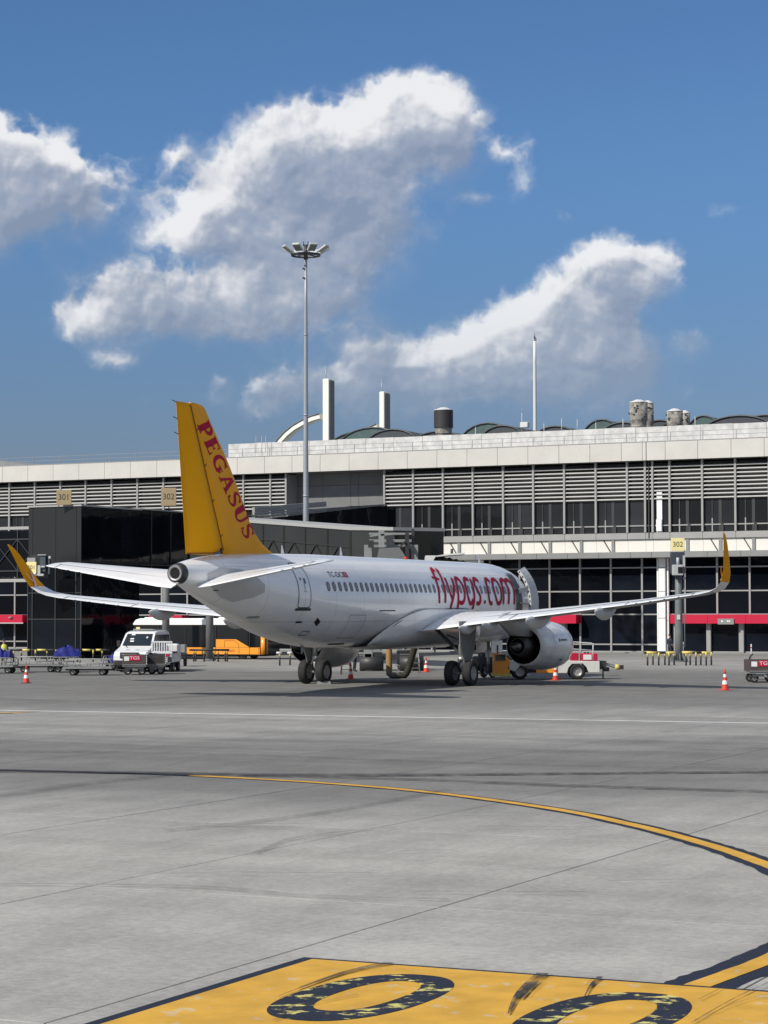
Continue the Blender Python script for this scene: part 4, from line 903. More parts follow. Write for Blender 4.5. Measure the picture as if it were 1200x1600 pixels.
# web address on the forward fuselage
FL = [[(15.12,5.47),(15.4,5.44),(15.62,5.3),(15.8,5.0),(15.92,4.6),(16.0,4.2),(16.04,3.84)], [(16.15,5.06),(15.75,5.03),(15.38,4.98)],
      [(14.72,5.49),(14.9,5.35),(15.0,5.1),(15.1,4.84),(15.22,4.38),(15.34,3.86)],
      [(14.6,5.07),(14.66,4.7),(14.62,4.35),(14.44,4.02)], [(13.75,5.07),(13.9,4.75),(14.12,4.4),(14.42,4.0),(14.62,3.7),(14.6,3.45),(14.78,3.38)],
      [(13.36,5.06),(13.52,4.7),(13.66,4.25),(13.74,3.85),(13.84,3.36)], [(13.42,4.98),(13.18,5.07),(12.93,4.98),(12.82,4.7),(12.84,4.3),(12.98,4.0),(13.25,3.86),(13.58,3.9)],
      [(11.75,5.0),(12.05,5.06),(12.32,4.95),(12.48,4.6),(12.46,4.15),(12.25,3.86),(12.0,3.88),(11.82,4.05)], [(11.47,5.07),(11.56,4.6),(11.66,4.15),(11.8,3.75),(12.0,3.45),(12.25,3.36),(12.58,3.43)],
      [(10.52,4.93),(10.72,5.06),(10.98,5.04),(11.2,4.85),(11.2,4.62),(11.02,4.42),(10.88,4.2),(10.92,3.96),(11.1,3.84),(11.42,3.86)], [(10.32,3.84),(10.36,4.0)],
      [(9.02,4.93),(9.2,5.06),(9.44,5.04),(9.64,4.8),(9.75,4.4),(9.74,4.05),(9.58,3.86),(9.34,3.88)],
      [(8.45,5.06),(8.15,5.05),(7.98,4.82),(8.0,4.4),(8.16,4.02),(8.42,3.85),(8.68,3.92),(8.86,4.3),(8.82,4.75),(8.62,5.0),(8.42,5.06)],
      [(7.46,5.07),(7.6,4.7),(7.74,4.25),(7.86,3.82)], [(7.52,4.86),(7.3,5.05),(7.05,5.06),(6.9,4.86),(6.94,4.5),(7.06,4.1),(7.16,3.82)], [(6.96,4.86),(6.72,5.04),(6.4,5.06),(6.16,4.9),(6.12,4.6),(6.24,4.2),(6.36,3.82)]]
for k, s in enumerate(FL):
    b = MB(); b.fixn = False; wd = .20 if k != 1 else .12
    if k == 10: wd = .2
    stroke(b, s, wd, FP, .020+.0015*(k % 3), 5); b.obj('letter', M_mag, PL)
# open forward service door standing off the fuselage, and the dark doorway
patch(5.02, 5.98, 3.46, 5.36, .02).obj('doorway', M_apu, PL)
b = MB(); b.fixn = False; pts = outline(4.98, 6.04, 3.42, 5.40)
for a, c in zip(pts, pts[1:]): stroke(b, [a, c], .07, FP, .03, 3)
b.obj('doorway_seam', M_plate, PL)
b = MB(); rings = []
for k in range(15):
    z = 3.42+1.86*k/14; a = FP(5.0, z, .36); c = FP(5.0, z, .50); d = FP(4.2, z, .70); e_ = FP(4.2, z, .60)
    rings.append([a, c, d, e_])
b.loft(rings, caps=True, smooth=False); o = b.obj('open_door', M_fair, PL)
b = MB()
for k in range(9): p = Vector(FP(5.02, 3.55+.21*k, .43)); b.box(p, (.05, .03, .07+.03*(k % 2)))
b.obj('door_latch', M_line, o)
b = MB(); b.bar(FP(5.5, 4.5, .0), FP(4.9, 4.5, .45), .14, .25); b.bar(FP(5.5, 3.9, .0), FP(4.9, 3.8, .42), .08); b.obj('door_arm', M_plate, o)
# cockpit side glass
b = MB(); b.fixn = False
for x0, x1 in ((2.9, 3.5), (2.2, 2.8)):
    stroke(b, [(x0, 4.55), (x1, 4.6)], .42, FP, .012, 3)
b.obj('cockpit_window', M_win, PL)
# fin and rudder
def finx(z):     # leading edge, hinge, trailing edge stations at height z
    le = float(np.interp(z, [5.55, 5.80, 5.95, 6.19, 6.55, 7.09, 8.18, 9.68, 10.76, 11.4, 11.62, 11.74, 11.78], [29.0, 29.15, 29.35, 30.05, 30.69, 31.29, 32.08, 33.33, 34.37, 34.97, 35.17, 35.38, 35.75]))
    hg = 33.62+(z-5.75)*(36.42-33.62)/(11.78-5.75); te = 36.68+(z-5.71)*(37.49-36.68)/(11.78-5.71); return le, hg, te
def foil(st, le, te, tmax):
    c = (st-le)/(te-le); c = max(0, min(1, c)); return tmax*2.6*(.2969*math.sqrt(c)-.126*c-.3516*c*c+.2843*c**3-.1036*c**4)/.6/1.0
def fin_thick(st, z): le, hg, te = finx(z); return foil(st, le, te, .36-.22*(z-5.7)/6.1)
b = MB(); rings = []
for z in [5.5, 5.8, 5.95, 6.1, 6.35, 6.7, 7.2, 7.8, 8.4, 9, 9.6, 10.2, 10.8, 11.2, 11.45, 11.62, 11.72, 11.78]:
    le, hg, te = finx(z); xs = [le+(hg-le)*(k/9)**1.6 for k in range(10)]
    rings.append([LL(x, fin_thick(x, z)/2, z) for x in xs] + [LL(x, -fin_thick(x, z)/2, z) for x in xs[::-1]])
b.loft(rings, caps=True); b.obj('fin', M_fin, PL)
b = MB(); rings = []
for z in [5.74, 5.86, 6.1, 7, 8, 9, 10, 11, 11.5, 11.74]:
    le, hg, te = finx(z); h0 = hg+.045 if z > 5.98 else hg+.05+(5.98-z)*4.4; xs = [h0+(te-h0)*k/4 for k in range(5)]
    rings.append([LL(x, (fin_thick(x, z)/2-.004)*(1-(.0)), z) for x in xs] + [LL(x, -(fin_thick(x, z)/2-.004), z) for x in xs[::-1]])
b.loft(rings, caps=True); b.obj('rudder', M_rud, PL)
b = MB(); b.add([LL(33.60, 0, 5.8), LL(33.85, 0, 5.8), LL(36.55, 0, 11.7), LL(36.36, 0, 11.7)] , [(0, 1, 2, 3)]); b.obj('hinge_gap', M_line, PL)
b = MB()
for z in (11.7, 11.05, 10.45): le, hg, te = finx(z); b.bar(LL(te-.02, 0, z), LL(te+.32, 0, z+.06), .025)
b.obj('static_wick', M_line, PL)
def FN(st, z, off): return LL(st, fin_thick(st, z)/2+off, z)
b = MB(); b.fixn = False
stroke(b, [(finx(z)[1]+.02, z) for z in (6.0, 7.5, 9, 10.5, 11.7)], .045, FN, .012, 4); stroke(b, [(33.68, 6.0), (34.4, 5.84), (35.4, 5.80), (36.6, 5.77)], .04, FN, .012, 4)
for z in (6.5, 7.9, 9.3, 10.7): stroke(b, [(finx(z)[1]-.02, z), (finx(z)[1]-.14, z+.10)], .05, FN, .013, 2)
b.obj('rudder_seam', mat('fin_seam', (.12, .05, .004), .7), PL)
# serif capitals running down the leading edge
rd = Vector((-.667, -.745)); up = Vector((-.80, .25)); base0 = Vector((35.90, 10.90))
def fmap(ox, sc): return lambda x, y, off: FN(*(base0+rd*(ox+x*sc)+up*(y*1.18)), off)
TK, TN = .30, .13
def arc(cx, cy, rx, ry, a0, a1, w, n=10, wm=None):
    out = []
    for k in range(n+1):
        a = R(a0+(a1-a0)*k/n); ww = w if wm is None else w+(wm-w)*abs(math.cos(a)); out.append((cx+rx*math.cos(a), cy+ry*math.sin(a), ww))
    return out
GL_ = {'P': (.74, [[(.2, 0, TK), (.2, 1, TK)], [(.0, .04, .08), (.42, .04, .08)], [(.0, .96, .08), (.35, .96, .08)], arc(.34, .71, .27, .25, 90, -90, TN, 12, .2)]),
       'E': (.74, [[(.2, 0, TK), (.2, 1, TK)], [(0, .04, .08), (.68, .04, .08)], [(0, .96, .08), (.64, .96, .08)], [(.2, .52, .08), (.52, .52, .08)], [(.66, .0, .05), (.62, .26, .05)], [(.62, .78, .05), (.62, 1, .05)], [(.52, .40, .04), (.52, .64, .04)]]),
       'G': (.90, [arc(.48, .5, .36, .44, 50, 330, TN, 22, .2), [(.66, .0, .15), (.66, .42, .15)], [(.5, .42, .07), (.86, .42, .07)], [(.74, .70, .05), (.74, 1.0, .05)]]),
       'A': (.90, [[(.14, .02, TN), (.42, .98, TN)], [(.74, .02, .2), (.44, .98, .2)], [(.0, .03, .07), (.3, .03, .07)], [(.55, .03, .07), (.92, .03, .07)], [(.22, .34, .07), (.62, .34, .07)]]),
       'S': (.68, [[(.58, .74, .07), (.50, .90, .09), (.34, .96, .1), (.16, .86, .15), (.14, .68, .18), (.34, .52, .2), (.54, .36, .18), (.56, .18, .15), (.38, .04, .1), (.2, .06, .09), (.08, .26, .06)], [(.60, .70, .05), (.60, .98, .05)], [(.07, .02, .05), (.07, .3, .05)]]),
       'U': (.86, [[(.18, 1, TK), (.18, .36, TK), (.26, .12, .16), (.44, .04, TN), (.60, .12, TN), (.68, .36, TN), (.68, 1, TN)], [(.0, .97, .07), (.38, .97, .07)], [(.52, .97, .07), (.84, .97, .07)]])}
ox = 0.0
for k, ch in enumerate('PEGASUS'):
    w, ss_ = GL_[ch]; b = MB(); b.fixn = False; sc = 1.015
    for j, s in enumerate(ss_): stroke(b, s, .1, fmap(ox, sc), .012+.0012*j, 2)
    b.obj('letter', M_mag, PL); ox += w*sc+.075
# wings
AF_U = [(0, 0), (.012, .018), (.05, .036), (.12, .052), (.25, .063), (.4, .066), (.55, .058), (.68, .043), (.8, .024), (.9, .006), (1, -.014)]
AF_L = [(.9, -.010), (.75, -.012), (.6, -.030), (.45, -.046), (.3, -.050), (.15, -.042), (.06, -.030), (.015, -.016)]
def section(side, y, st0, ch, zte, tw, th=1.0, cant=0.0):
    out = []; t = R(tw); cy, cz = -math.sin(cant), math.cos(cant)
    for c, h in AF_U+[(1, -.018)]+AF_L:
        h *= th; s = c*ch; hh = h*ch; dz = (1-c)*ch*math.sin(t)
        out.append(LL(st0+s, side*(y+hh*cy), zte+(hh+.014*th*ch)*cz+dz))
    return out
WS = [(1.2, 11.5, 7.25, 2.50, 4.5, 1.05, 0), (2.6, 12.3, 6.3, 2.60, 4.2, 1, 0), (6.4, 14.25, 4.28, 3.05, 3.0, .9, 0), (9.7, 15.97, 3.35, 3.40, 2.4, .9, 0), (13.0, 17.7, 2.5, 3.76, 1.8, .9, 0), (16.2, 19.35, 1.68, 4.16, 1.2, .9, .05),
      (16.75, 19.66, 1.52, 4.27, 1, .9, .25), (17.1, 19.95, 1.42, 4.42, .5, .85, .6), (17.38, 20.3, 1.3, 4.68, 0, .8, .95), (17.55, 20.7, 1.15, 5.05, 0, .8, 1.2), (17.68, 21.3, .9, 5.65, 0, .75, 1.32), (17.80, 22.0, .6, 6.3, 0, .7, 1.36), (17.86, 22.45, .36, 6.62, 0, .6, 1.36), (17.88, 22.75, .12, 6.74, 0, .5, 1.36)]
def shark_paint():
    m = mat('sharklet_paint', (.78, .33, .005), .6, var=.05, spec=.08); return m
M_shk = shark_paint()
def mark(side):
    W0 = {}
    for sd_, pts in ((0, [(.0, 0)]),): pass
for sd in (1, -1):
    S_ = [section(sd, *w) for w in WS]
    b = MB(); b.loft(S_[:9]); b.add(S_[0], [tuple(range(len(S_[0])))]); wg = b.obj('wing', M_wp, PL)
    b = MB(); b.loft(S_[8:]); b.add(S_[-1], [tuple(range(len(S_[-1])))]); sh = b.obj('sharklet', M_shk, wg)
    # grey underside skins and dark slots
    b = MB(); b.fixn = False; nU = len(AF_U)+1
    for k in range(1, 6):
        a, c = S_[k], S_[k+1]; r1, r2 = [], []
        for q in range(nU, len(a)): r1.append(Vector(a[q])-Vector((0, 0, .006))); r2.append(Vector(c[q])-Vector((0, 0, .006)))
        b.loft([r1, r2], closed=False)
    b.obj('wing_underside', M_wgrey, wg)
    def wpt(y, c, dz=0.0):
        ys = [w[0] for w in WS[:9]]; st0 = np.interp(y, ys, [w[1] for w in WS[:9]]); ch = np.interp(y, ys, [w[2] for w in WS[:9]]); zt_ = np.interp(y, ys, [w[3] for w in WS[:9]]); tw = np.interp(y, ys, [w[4] for w in WS[:9]])
        h = np.interp(c, [p[0] for p in AF_U], [p[1] for p in AF_U])*.93
        return Vector(LL(st0+c*ch, sd*y, zt_+(h+.014)*ch+(1-c)*ch*math.sin(R(tw))+dz))
    b = MB()
    for y in (2.2, 6.5, 12.6, 15.9):
        b.tube([wpt(y, c, .004) for c in (.72, .8, .88, .95, .995)], .014, 4)
    b.tube([wpt(y, .72, .002) for y in np.linspace(2.3, 12.5, 12)], .012, 4); b.tube([wpt(y, .76, .002) for y in np.linspace(12.7, 15.9, 5)], .012, 4); b.obj('flap_seam', M_line, wg)
    b = MB()
    for y in (13.2, 13.9, 14.6, 15.3): b.bar(wpt(y, .995), wpt(y, 1.0)+Vector((0, -.22, -.02)), .025)
    b.obj('static_wick', M_line, wg)
    for y, ln, w, dp in ((4.35, 2.3, .34, .42), (5.5, 2.2, .30, .40), (7.75, 3.3, .42, .62), (11.35, 3.0, .38, .58)):
        ys = [q[0] for q in WS[:6]]; te = np.interp(y, ys, [q[1]+q[2] for q in WS[:6]]); zt_ = np.interp(y, ys, [q[3] for q in WS[:6]]); rings = []
        for k in range(13):
            f = k/12; s = te+.75-ln*f; r = max(.02, math.sin(math.pi*f**.8))**.75; zc_ = zt_-.10-.20*math.sin(math.pi*f)+.08*f*2-(0.0)
            rings.append([LL(s, sd*y+w/2*r*math.cos(a), zc_+.12-dp/2*.5+dp/2*r*math.sin(a)) for a in [2*math.pi*i/14 for i in range(14)]])
        b = MB(); b.loft(rings, caps=True); b.obj('flap_fairing', M_fair, wg)
    # emblem near the foot of the sharklet (inner face)
    A_, B_ = WS[8], WS[10]
    def shp(f, c, off=.02):
        y = A_[0]+(B_[0]-A_[0])*f; s0 = A_[1]+(B_[1]-A_[1])*f; ch = A_[2]+(B_[2]-A_[2])*f; z = A_[3]+(B_[3]-A_[3])*f; return LL(s0+c*ch, sd*(y-.075-off), z+.03)
    b = MB(); b.fixn = False
    stroke(b, [(.75, .35), (.45, .5), (.2, .62), (.02, .78)], .09, lambda x, y, o_: shp(x, y, o_), .02, 3); stroke(b, [(.2, .62), (.4, .78), (.65, .86)], .06, lambda x, y, o_: shp(x, y, o_), .024, 3)
    b.obj('emblem', mat('emblem_lilac', (.62, .52, .58), .5), sh)
    # horizontal stabiliser with elevator
    HS = [(.55, 32.9, 4.0, 4.40, 7.5, 1.0, 0), (1.2, 33.35, 3.55, 4.47, 7.5, .95, 0), (3.6, 34.6, 2.5, 4.88, 7.0, .9, 0), (5.9, 35.8, 1.52, 5.27, 6, .85, 0), (6.2, 36.05, 1.2, 5.32, 5, .7, 0), (6.32, 36.45, .6, 5.34, 4, .4, 0)]
    H_ = [section(sd, *w) for w in HS]; b = MB(); b.loft(H_); b.add(H_[-1], [tuple(range(len(H_[-1])))]); ht = b.obj('tailplane', M_wp, PL)
    def hpt(y, c, dz=0.0):
        ys = [w[0] for w in HS]; g = lambda i: np.interp(y, ys, [w[i] for w in HS]); h = np.interp(c, [p[0] for p in AF_U], [p[1] for p in AF_U])*.9
        return Vector(LL(g(1)+c*g(2), sd*y, g(3)+(h+.013)*g(2)+(1-c)*g(2)*math.sin(R(g(4)))+dz))
    b = MB(); b.tube([hpt(y, .68, .0) for y in np.linspace(1.3, 5.8, 8)], .010, 4); b.tube([hpt(5.75, c, .003) for c in (.68, .8, .9, 1)], .010, 4); b.obj('elevator_seam', M_line, ht)
    b = MB()
    for y in (4.6, 5.1, 5.6): b.bar(hpt(y, .995), hpt(y, 1.0)+Vector((0, -.2, 0)), .022)
    b.obj('static_wick', M_line, ht)
    # grey plate where the tailplane moves
    if sd == 1:
        zr = lambda st: FZ+sec(st)[0]
        poly = [(32.6, 4.55), (33.2, 4.95), (34.0, 5.15), (35.2, 5.22), (36.15, 4.95), (36.1, 4.6), (35.0, 4.05), (34.2, 3.86), (33.2, 4.05), (32.6, 4.25)]
        cx, cz = 34.3, 4.6; b = MB(); b.fixn = False; vs = []
        for k in range(7):
            for (px, pz) in poly: vs.append(FP(cx+(px-cx)*k/6, cz+(pz-cz)*k/6, .035))
        n = len(poly); b.add(vs, [(k*n+i, k*n+(i+1) % n, (k+1)*n+(i+1) % n, (k+1)*n+i) for k in range(6) for i in range(n)], True); b.obj('stabiliser_plate', mat('pale_grey_plate', (.50, .505, .50), .4, var=.08), PL)
    # engine
    ex, ez = sd*5.75, 1.80
    eo = MB(); eo.lathe([(.86, .0), (.93, -.03), (1.02, .10), (1.10, .38), (1.16, .95), (1.185, 1.6), (1.16, 2.35), (1.09, 3.1), (.98, 3.75), (.875, 4.2), (.85, 4.2), (.86, 3.6), (.80, 3.0), (.74, 1.2), (.80, .5), (.86, 0)], LL(10.55, ex, ez), (0, -1, 0), 40)
    en = eo.obj('engine_nacelle', M_fus, PL)
    b = MB(); b.lathe([(.85, 0), (.89, -.045), (.94, -.03), (.99, .06)], LL(10.55, ex, ez), (0, -1, 0), 40); b.obj('inlet_lip', M_strut, en)
    b = MB(); b.lathe([(.845, 4.18), (.855, 3.6), (.79, 3.0), (.70, 2.9), (.55, 2.9)], LL(10.55, ex, ez), (0, -1, 0), 32); b.obj('duct_liner', M_hole, en)
    b = MB(); b.lathe([(.55, 2.9), (.62, 3.4), (.60, 3.9), (.52, 4.4), (.40, 4.95), (.36, 5.0), (.34, 4.9)], LL(10.55, ex, ez), (0, -1, 0), 32); b.obj('core_cowl', M_core, en)
    b = MB(); b.lathe([(.30, 4.7), (.24, 5.1), (.12, 5.5), (0, 5.62)], LL(10.55, ex, ez), (0, -1, 0), 20); b.obj('exhaust_cone', mat('exhaust_cone_metal', (.12, .115, .11), .3, metal=.9), en)
    b = MB(); b.lathe([(.74, 1.2), (0, 1.2)], LL(10.55, ex, ez), (0, -1, 0), 32); b.lathe([(.22, 1.2), (.14, .9), (0, .7)], LL(10.55, ex, ez), (0, -1, 0), 16)
    for k in range(24): a = 2*math.pi*k/24; b.bar(LL(11.7, ex+.2*math.cos(a), ez+.2*math.sin(a)), LL(11.65, ex+.73*math.cos(a+.2), ez+.73*math.sin(a+.2)), .12, .02)
    b.obj('fan', M_apu, en)
    b = MB(); rings = []
    for s, z0, z1, w in ((11.3, 2.90, 2.98, .06), (12.2, 2.85, 3.28, .22), (13.4, 2.7, 3.5, .30), (14.6, 2.25, 3.5, .34), (15.8, 2.3, 3.45, .30), (17.2, 2.75, 3.35, .16), (17.9, 3.0, 3.15, .06)):
        rings.append([LL(s, ex+w*i, z) for i, z in ((1, z0), (1, (z0+z1)/2), (.6, z1), (-.6, z1), (-1, (z0+z1)/2), (-1, z0))])
    b.loft(rings, caps=True); b.obj('pylon', M_plate, PL)
    b = MB(); b.add([LL(11.4, ex-sd*.86, ez+.72), LL(12.7, ex-sd*.86, ez+.72), LL(12.6, ex-sd*1.12, ez+1.0), LL(11.9, ex-sd*1.06, ez+.95), LL(11.4, ex-sd*.83, ez+.76), LL(12.7, ex-sd*.83, ez+.76), LL(12.6, ex-sd*1.09, ez+1.04), LL(11.9, ex-sd*1.03, ez+.99)], [(0, 1, 2, 3), (7, 6, 5, 4), (0, 4, 5, 1), (1, 5, 6, 2), (2, 6, 7, 3), (3, 7, 4, 0)]); b.obj('strake', M_fus, en)
    def EP(st, a, off=.01):
        r = np.interp(st-10.55, [0, .38, .95, 1.6, 2.35, 3.1, 3.75, 4.2], [.93, 1.10, 1.16, 1.185, 1.16, 1.09, .98, .875])+off; return LL(st, ex+sd*r*math.cos(a), ez+r*math.sin(a))
    b = MB(); b.fixn = False
    for s in (11.35, 13.45): stroke(b, [(s, R(-80)), (s, R(80))], .022, lambda x, y, o_: EP(x, y, o_), .008, 20)
    stroke(b, [(11.35, R(-62)), (13.45, R(-62))], .02, lambda x, y, o_: EP(x, y, o_), .008, 6); b.obj('cowl_seam', M_plate, en)
    if sd == 1:
        b = MB(); b.fixn = False
        for q in range(9): stroke(b, [(12.75-.1*q, .20), (12.70-.1*q, .27+.02*(q % 2))], .045 if q % 3 else .06, lambda x, y, o_: EP(x, y, o_), .012, 1)
        stroke(b, [(12.9, .18), (12.9, .32)], .08, lambda x, y, o_: EP(x, y, o_), .012, 1); stroke(b, [(12.5, -.62), (12.2, -.60)], .05, lambda x, y, o_: EP(x, y, o_), .012, 1); b.obj('cowl_marking', M_line, en)
# landing gear
def wheel(P, c, r, w, ax=(1, 0, 0), rimf=.56, tyre='tyre'):
    b = MB(); hw = w/2
    b.lathe([(r*rimf, -hw*.8), (r*.80, -hw), (r*.93, -hw*.86), (r*.985, -hw*.5), (r, -hw*.2), (r, hw*.2), (r*.985, hw*.5), (r*.93, hw*.86), (r*.80, hw), (r*rimf, hw*.8)], c, ax, 28)
    o = b.obj(tyre, M_tyre, P)
    b = MB(); b.lathe([(r*rimf, -hw*.8), (r*rimf*.9, -hw*.72), (r*rimf*.75, -hw*.35), (r*.2, -hw*.3), (0, -hw*.45)], c, ax, 24); b.lathe([(r*rimf, hw*.8), (r*rimf*.9, hw*.72), (r*rimf*.75, hw*.35), (r*.2, hw*.3), (0, hw*.45)], c, ax, 24)
    b.obj('rim', M_rim, o); return o
for sd in (1, -1):
    gy = sd*3.795
    b = MB(); b.cyl(LL(17.71, gy, .58), LL(17.71, gy, 1.25), .075, .075, 14); b.cyl(LL(17.71, gy, 1.2), LL(17.65, gy, 2.9), .125, .14, 14); b.cyl(LL(17.71, gy-.5, .585), LL(17.71, gy+.5, .585), .07, .07, 10); b.cyl(LL(17.71, gy, 1.15), LL(17.71, gy, 1.35), .16, .16, 14)
    g_ = b.obj('main_gear_strut', M_strut, PL)
    for q in (-1, 1): wheel(g_, LL(17.71, gy+q*.46, .585), .585, .43)
    b = MB(); b.bar(LL(17.7, gy, 1.45), LL(17.55, gy-sd*1.35, 2.65), .15, .12); b.bar(LL(17.7, gy, 2.1), LL(17.6, gy-sd*.75, 2.35), .06); b.bar(LL(17.75, gy, 1.3), LL(18.05, gy, .95), .07); b.bar(LL(18.05, gy, .95), LL(17.78, gy, .62), .07); b.bar(LL(17.5, gy, 1.7), LL(16.9, gy, 2.6), .10); b.obj('gear_brace', M_stl, g_)
    b = MB(); b.prism([(16.5, 3.0), (18.6, 3.0), (18.5, 1.85), (18.1, 1.3), (17.95, .95), (17.35, .95), (16.8, 1.7)], lambda a, c, t: LL(a, t, c), gy+sd*.26, gy+sd*.30); b.obj('gear_door', M_shade, g_)
b = MB(); b.cyl(LL(5.07, 0, .38), LL(5.0, 0, 2.1), .07, .10, 12); b.cyl(LL(5.07, -.32, .38), LL(5.07, .32, .38), .05, .05, 10); b.bar(LL(5.0, 0, 1.2), LL(4.1, 0, 2.0), .08); b.box(LL(5.0, 0, 1.25), (.30, .2, .34)); g_ = b.obj('nose_gear_strut', M_strut, PL)
for q in (-1, 1): wheel(g_, LL(5.07, q*.25, .38), .38, .22)
b = MB()
for q in (-1, 1): b.box(LL(4.9, q*.42, 1.62), (.03, 1.5, .62))
b.obj('nose_gear_door', M_fus, g_)
# blade aerials, beacon
for st, h in ((28.35, .36), (22.6, .40), (6.2, .46)):
    z = FZ+sec(st)[0]+sec(st)[2]; b = MB(); b.loft([[LL(st-.16, .0, z-.03), LL(st, .025, z-.03), LL(st+.18, 0, z-.03), LL(st, -.025, z-.03)], [LL(st+.06, 0, z+h), LL(st+.10, .012, z+h), LL(st+.16, 0, z+h), LL(st+.10, -.012, z+h)]], caps=True, smooth=False); b.obj('blade_aerial', M_fus, PL)
b = MB(); z = FZ+2.07; b.cyl(LL(15.5, 0, z-.02), LL(15.5, 0, z+.12), .12, .07, 12); b.obj('roof_beacon', mat('beacon_lens', (.4, .02, .01), .3), PL)
for st, z0 in ((26.5, 0), (12.0, 0)):
    z = FZ+sec(st)[0]-sec(st)[2] if st > 23 else 1.70; b = MB(); b.loft([[LL(st-.2, 0, z+.03), LL(st, .025, z+.03), LL(st+.2, 0, z+.03), LL(st, -.025, z+.03)], [LL(st, 0, z-.3), LL(st+.05, .012, z-.3), LL(st+.12, 0, z-.3), LL(st+.05, -.012, z-.3)]], caps=True, smooth=False); b.obj('blade_aerial', M_plate, PL)
b = MB()
for y in (.9, -.9): b.box(LL(11.8, y, 1.85), (.0+.5, .6, .4))
b.obj('air_inlet', M_hole, PL)
# ---------------------------------------------------------------- lighting mast, roof mast, stand post
M_galv = mat('galvanised_pole', (.33, .36, .39), .5, metal=.35, var=.12, vs=2); M_lamph = mat('lamp_housing', (.50, .52, .52), .5, var=.1); M_lens = mat('lamp_lens', (.20, .21, .19), .2)
pb = atY(478, 1000, 165)
HM = thing('floodlight_mast', 'tall grey floodlight mast rising behind the white airliner', 'light mast', (pb.x, 165, 0))
topz = atY(482, 399, 165).z
b = MB(); n = 8; b.tube([(0.0, 0, topz*k/n) for k in range(n+1)], .2, 18, [.27-.165*k/n for k in range(n+1)]); b.obj('pole', M_galv, HM)
b = MB(); b.cyl((0, 0, 0), (0, 0, .15), .5, .5, 18)
for k in range(1, 5): b.cyl((0, 0, topz*k/5), (0, 0, topz*k/5+.12), .29-.165*k/5, .29-.165*k/5, 18)
b.obj('pole_collar', M_galv, HM)
b = MB(); b.lathe([(1.02, topz-.05), (1.10, topz-.05), (1.10, topz+.08), (1.02, topz+.08)], (0, 0, 0), n=28, closed=True)
for k in range(8): a = 2*math.pi*k/8; b.bar((.1*math.cos(a), .1*math.sin(a), topz+.1), (1.05*math.cos(a), 1.05*math.sin(a), topz+.02), .07)
b.cyl((0, 0, topz-.3), (0, 0, topz+.75), .16, .14, 12); b.obj('head_ring', M_stl, HM)
for k in range(8):
    a = R(22+45*k); c, s = math.cos(a), math.sin(a)
    b = MB(); b.box((0, 0, 0), (.80, .62, .16), bev=.05); q = place('lamp_head', b.mesh('lamp_head', M_lamph), HM, (1.42*c, 1.42*s, topz+.42), rot=(0, R(-32), 0)); q.rotation_euler = (Matrix.Rotation(a, 3, 'Z') @ Matrix.Rotation(R(-32), 3, 'Y')).to_euler()
    b = MB(); b.box((.02, 0, -.09), (.66, .5, .03)); b.obj('lens', M_lens, q)
b = MB()
for x in (-.16, .16): b.cyl((x, 0, topz+.7), (x, 0, topz+1.05), .05, .03, 6)
b.bar((-.16, 0, topz+.78), (.16, 0, topz+.78), .04); b.obj('obstruction_lamp', M_stl, HM)
b = MB(); b.box((-.16, -.1, topz-1.0), (.16, .1, .12)); b.box((-.16, -.1, topz-1.7), (.16, .1, .12)); b.obj('cable_guide', M_stl, HM)
pm = atY(836, 660, 215); tm = atY(836, 533, 215)
RM = thing('roof_mast', 'slim pale mast with a dark finial standing on the terminal roof', 'mast', (pm.x, 215, 17.2))
b = MB(); b.tube([(0, 0, (tm.z-17.2)*k/6) for k in range(7)], .2, 14, [.20-.055*k/6 for k in range(7)]); b.obj('pole', mat('pale_mast', (.60, .62, .60), .5, var=.06), RM)
b = MB(); h = tm.z-17.2; b.cyl((0, 0, h), (0, 0, h+.75), .035, .025, 6); b.cyl((0, 0, h+.25), (0, 0, h+.45), .08, .08, 8); b.box((.12, 0, h+.15), (.1, .1, .25)); b.obj('finial', M_stl, RM)
# stand 302 post with board and docking display
X, Y = G(1061, 1034)
VP = thing('stand_post', 'grey post carrying the yellow 302 board and docking display at right', 'stand post', (X, Y, 0))
M_post = mat('stand_post_grey', (.15, .165, .165), .55, var=.15, vs=2)
b = MB(); b.tube([(0, 0, z) for z in (0, 2, 4, 6.3)], .27, 18, [.30, .27, .25, .22]); b.obj('pole', M_post, VP)
b = MB(); b.cyl((0, 0, 0), (0, 0, .08), .62, .62, 18)
for k in range(8): a = 2*math.pi*k/8; b.bar((.28*math.cos(a), .28*math.sin(a), .55), (.55*math.cos(a), .55*math.sin(a), .08), .05, .16)
b.obj('pole_foot', M_post, VP)
b = MB(); b.box((-.10, -.30, 6.75), (.95, .5, 1.5), bev=.04); dsp = b.obj('docking_display', mat('slate_display', (.045, .055, .07), .35), VP)
b = MB(); b.box((-.15, -.75, 6.25), (.72, .45, .72), bev=.03); b.box((.30, -.6, 6.85), (.12, .3, .8)); b.cyl((-.12, -.7, 6.6), (-.12, -.7, 7.1), .1, .1, 10); b.obj('camera_bracket', mat('bracket_grey', (.42, .44, .44), .5), VP)
b = MB(); b.box((.02, -.99, 6.25), (.34, .03, .42)); b.obj('display_window', M_hole, VP)
o = board(VP, (-.08, -.42, 8.0), .92, .88, '302', M_signy, .50, th=.1)
b = MB(); b.cyl((.38, -.15, 1.0), (.38, -.15, 8.3), .035, .035, 8); b.box((.36, -.3, 5.7), (.16, .16, .14)); b.obj('conduit', M_galv, VP)
b = MB(); b.box((-.05, -.29, 3.05), (.22, .02, .34)); b.obj('notice', M_cap, VP)
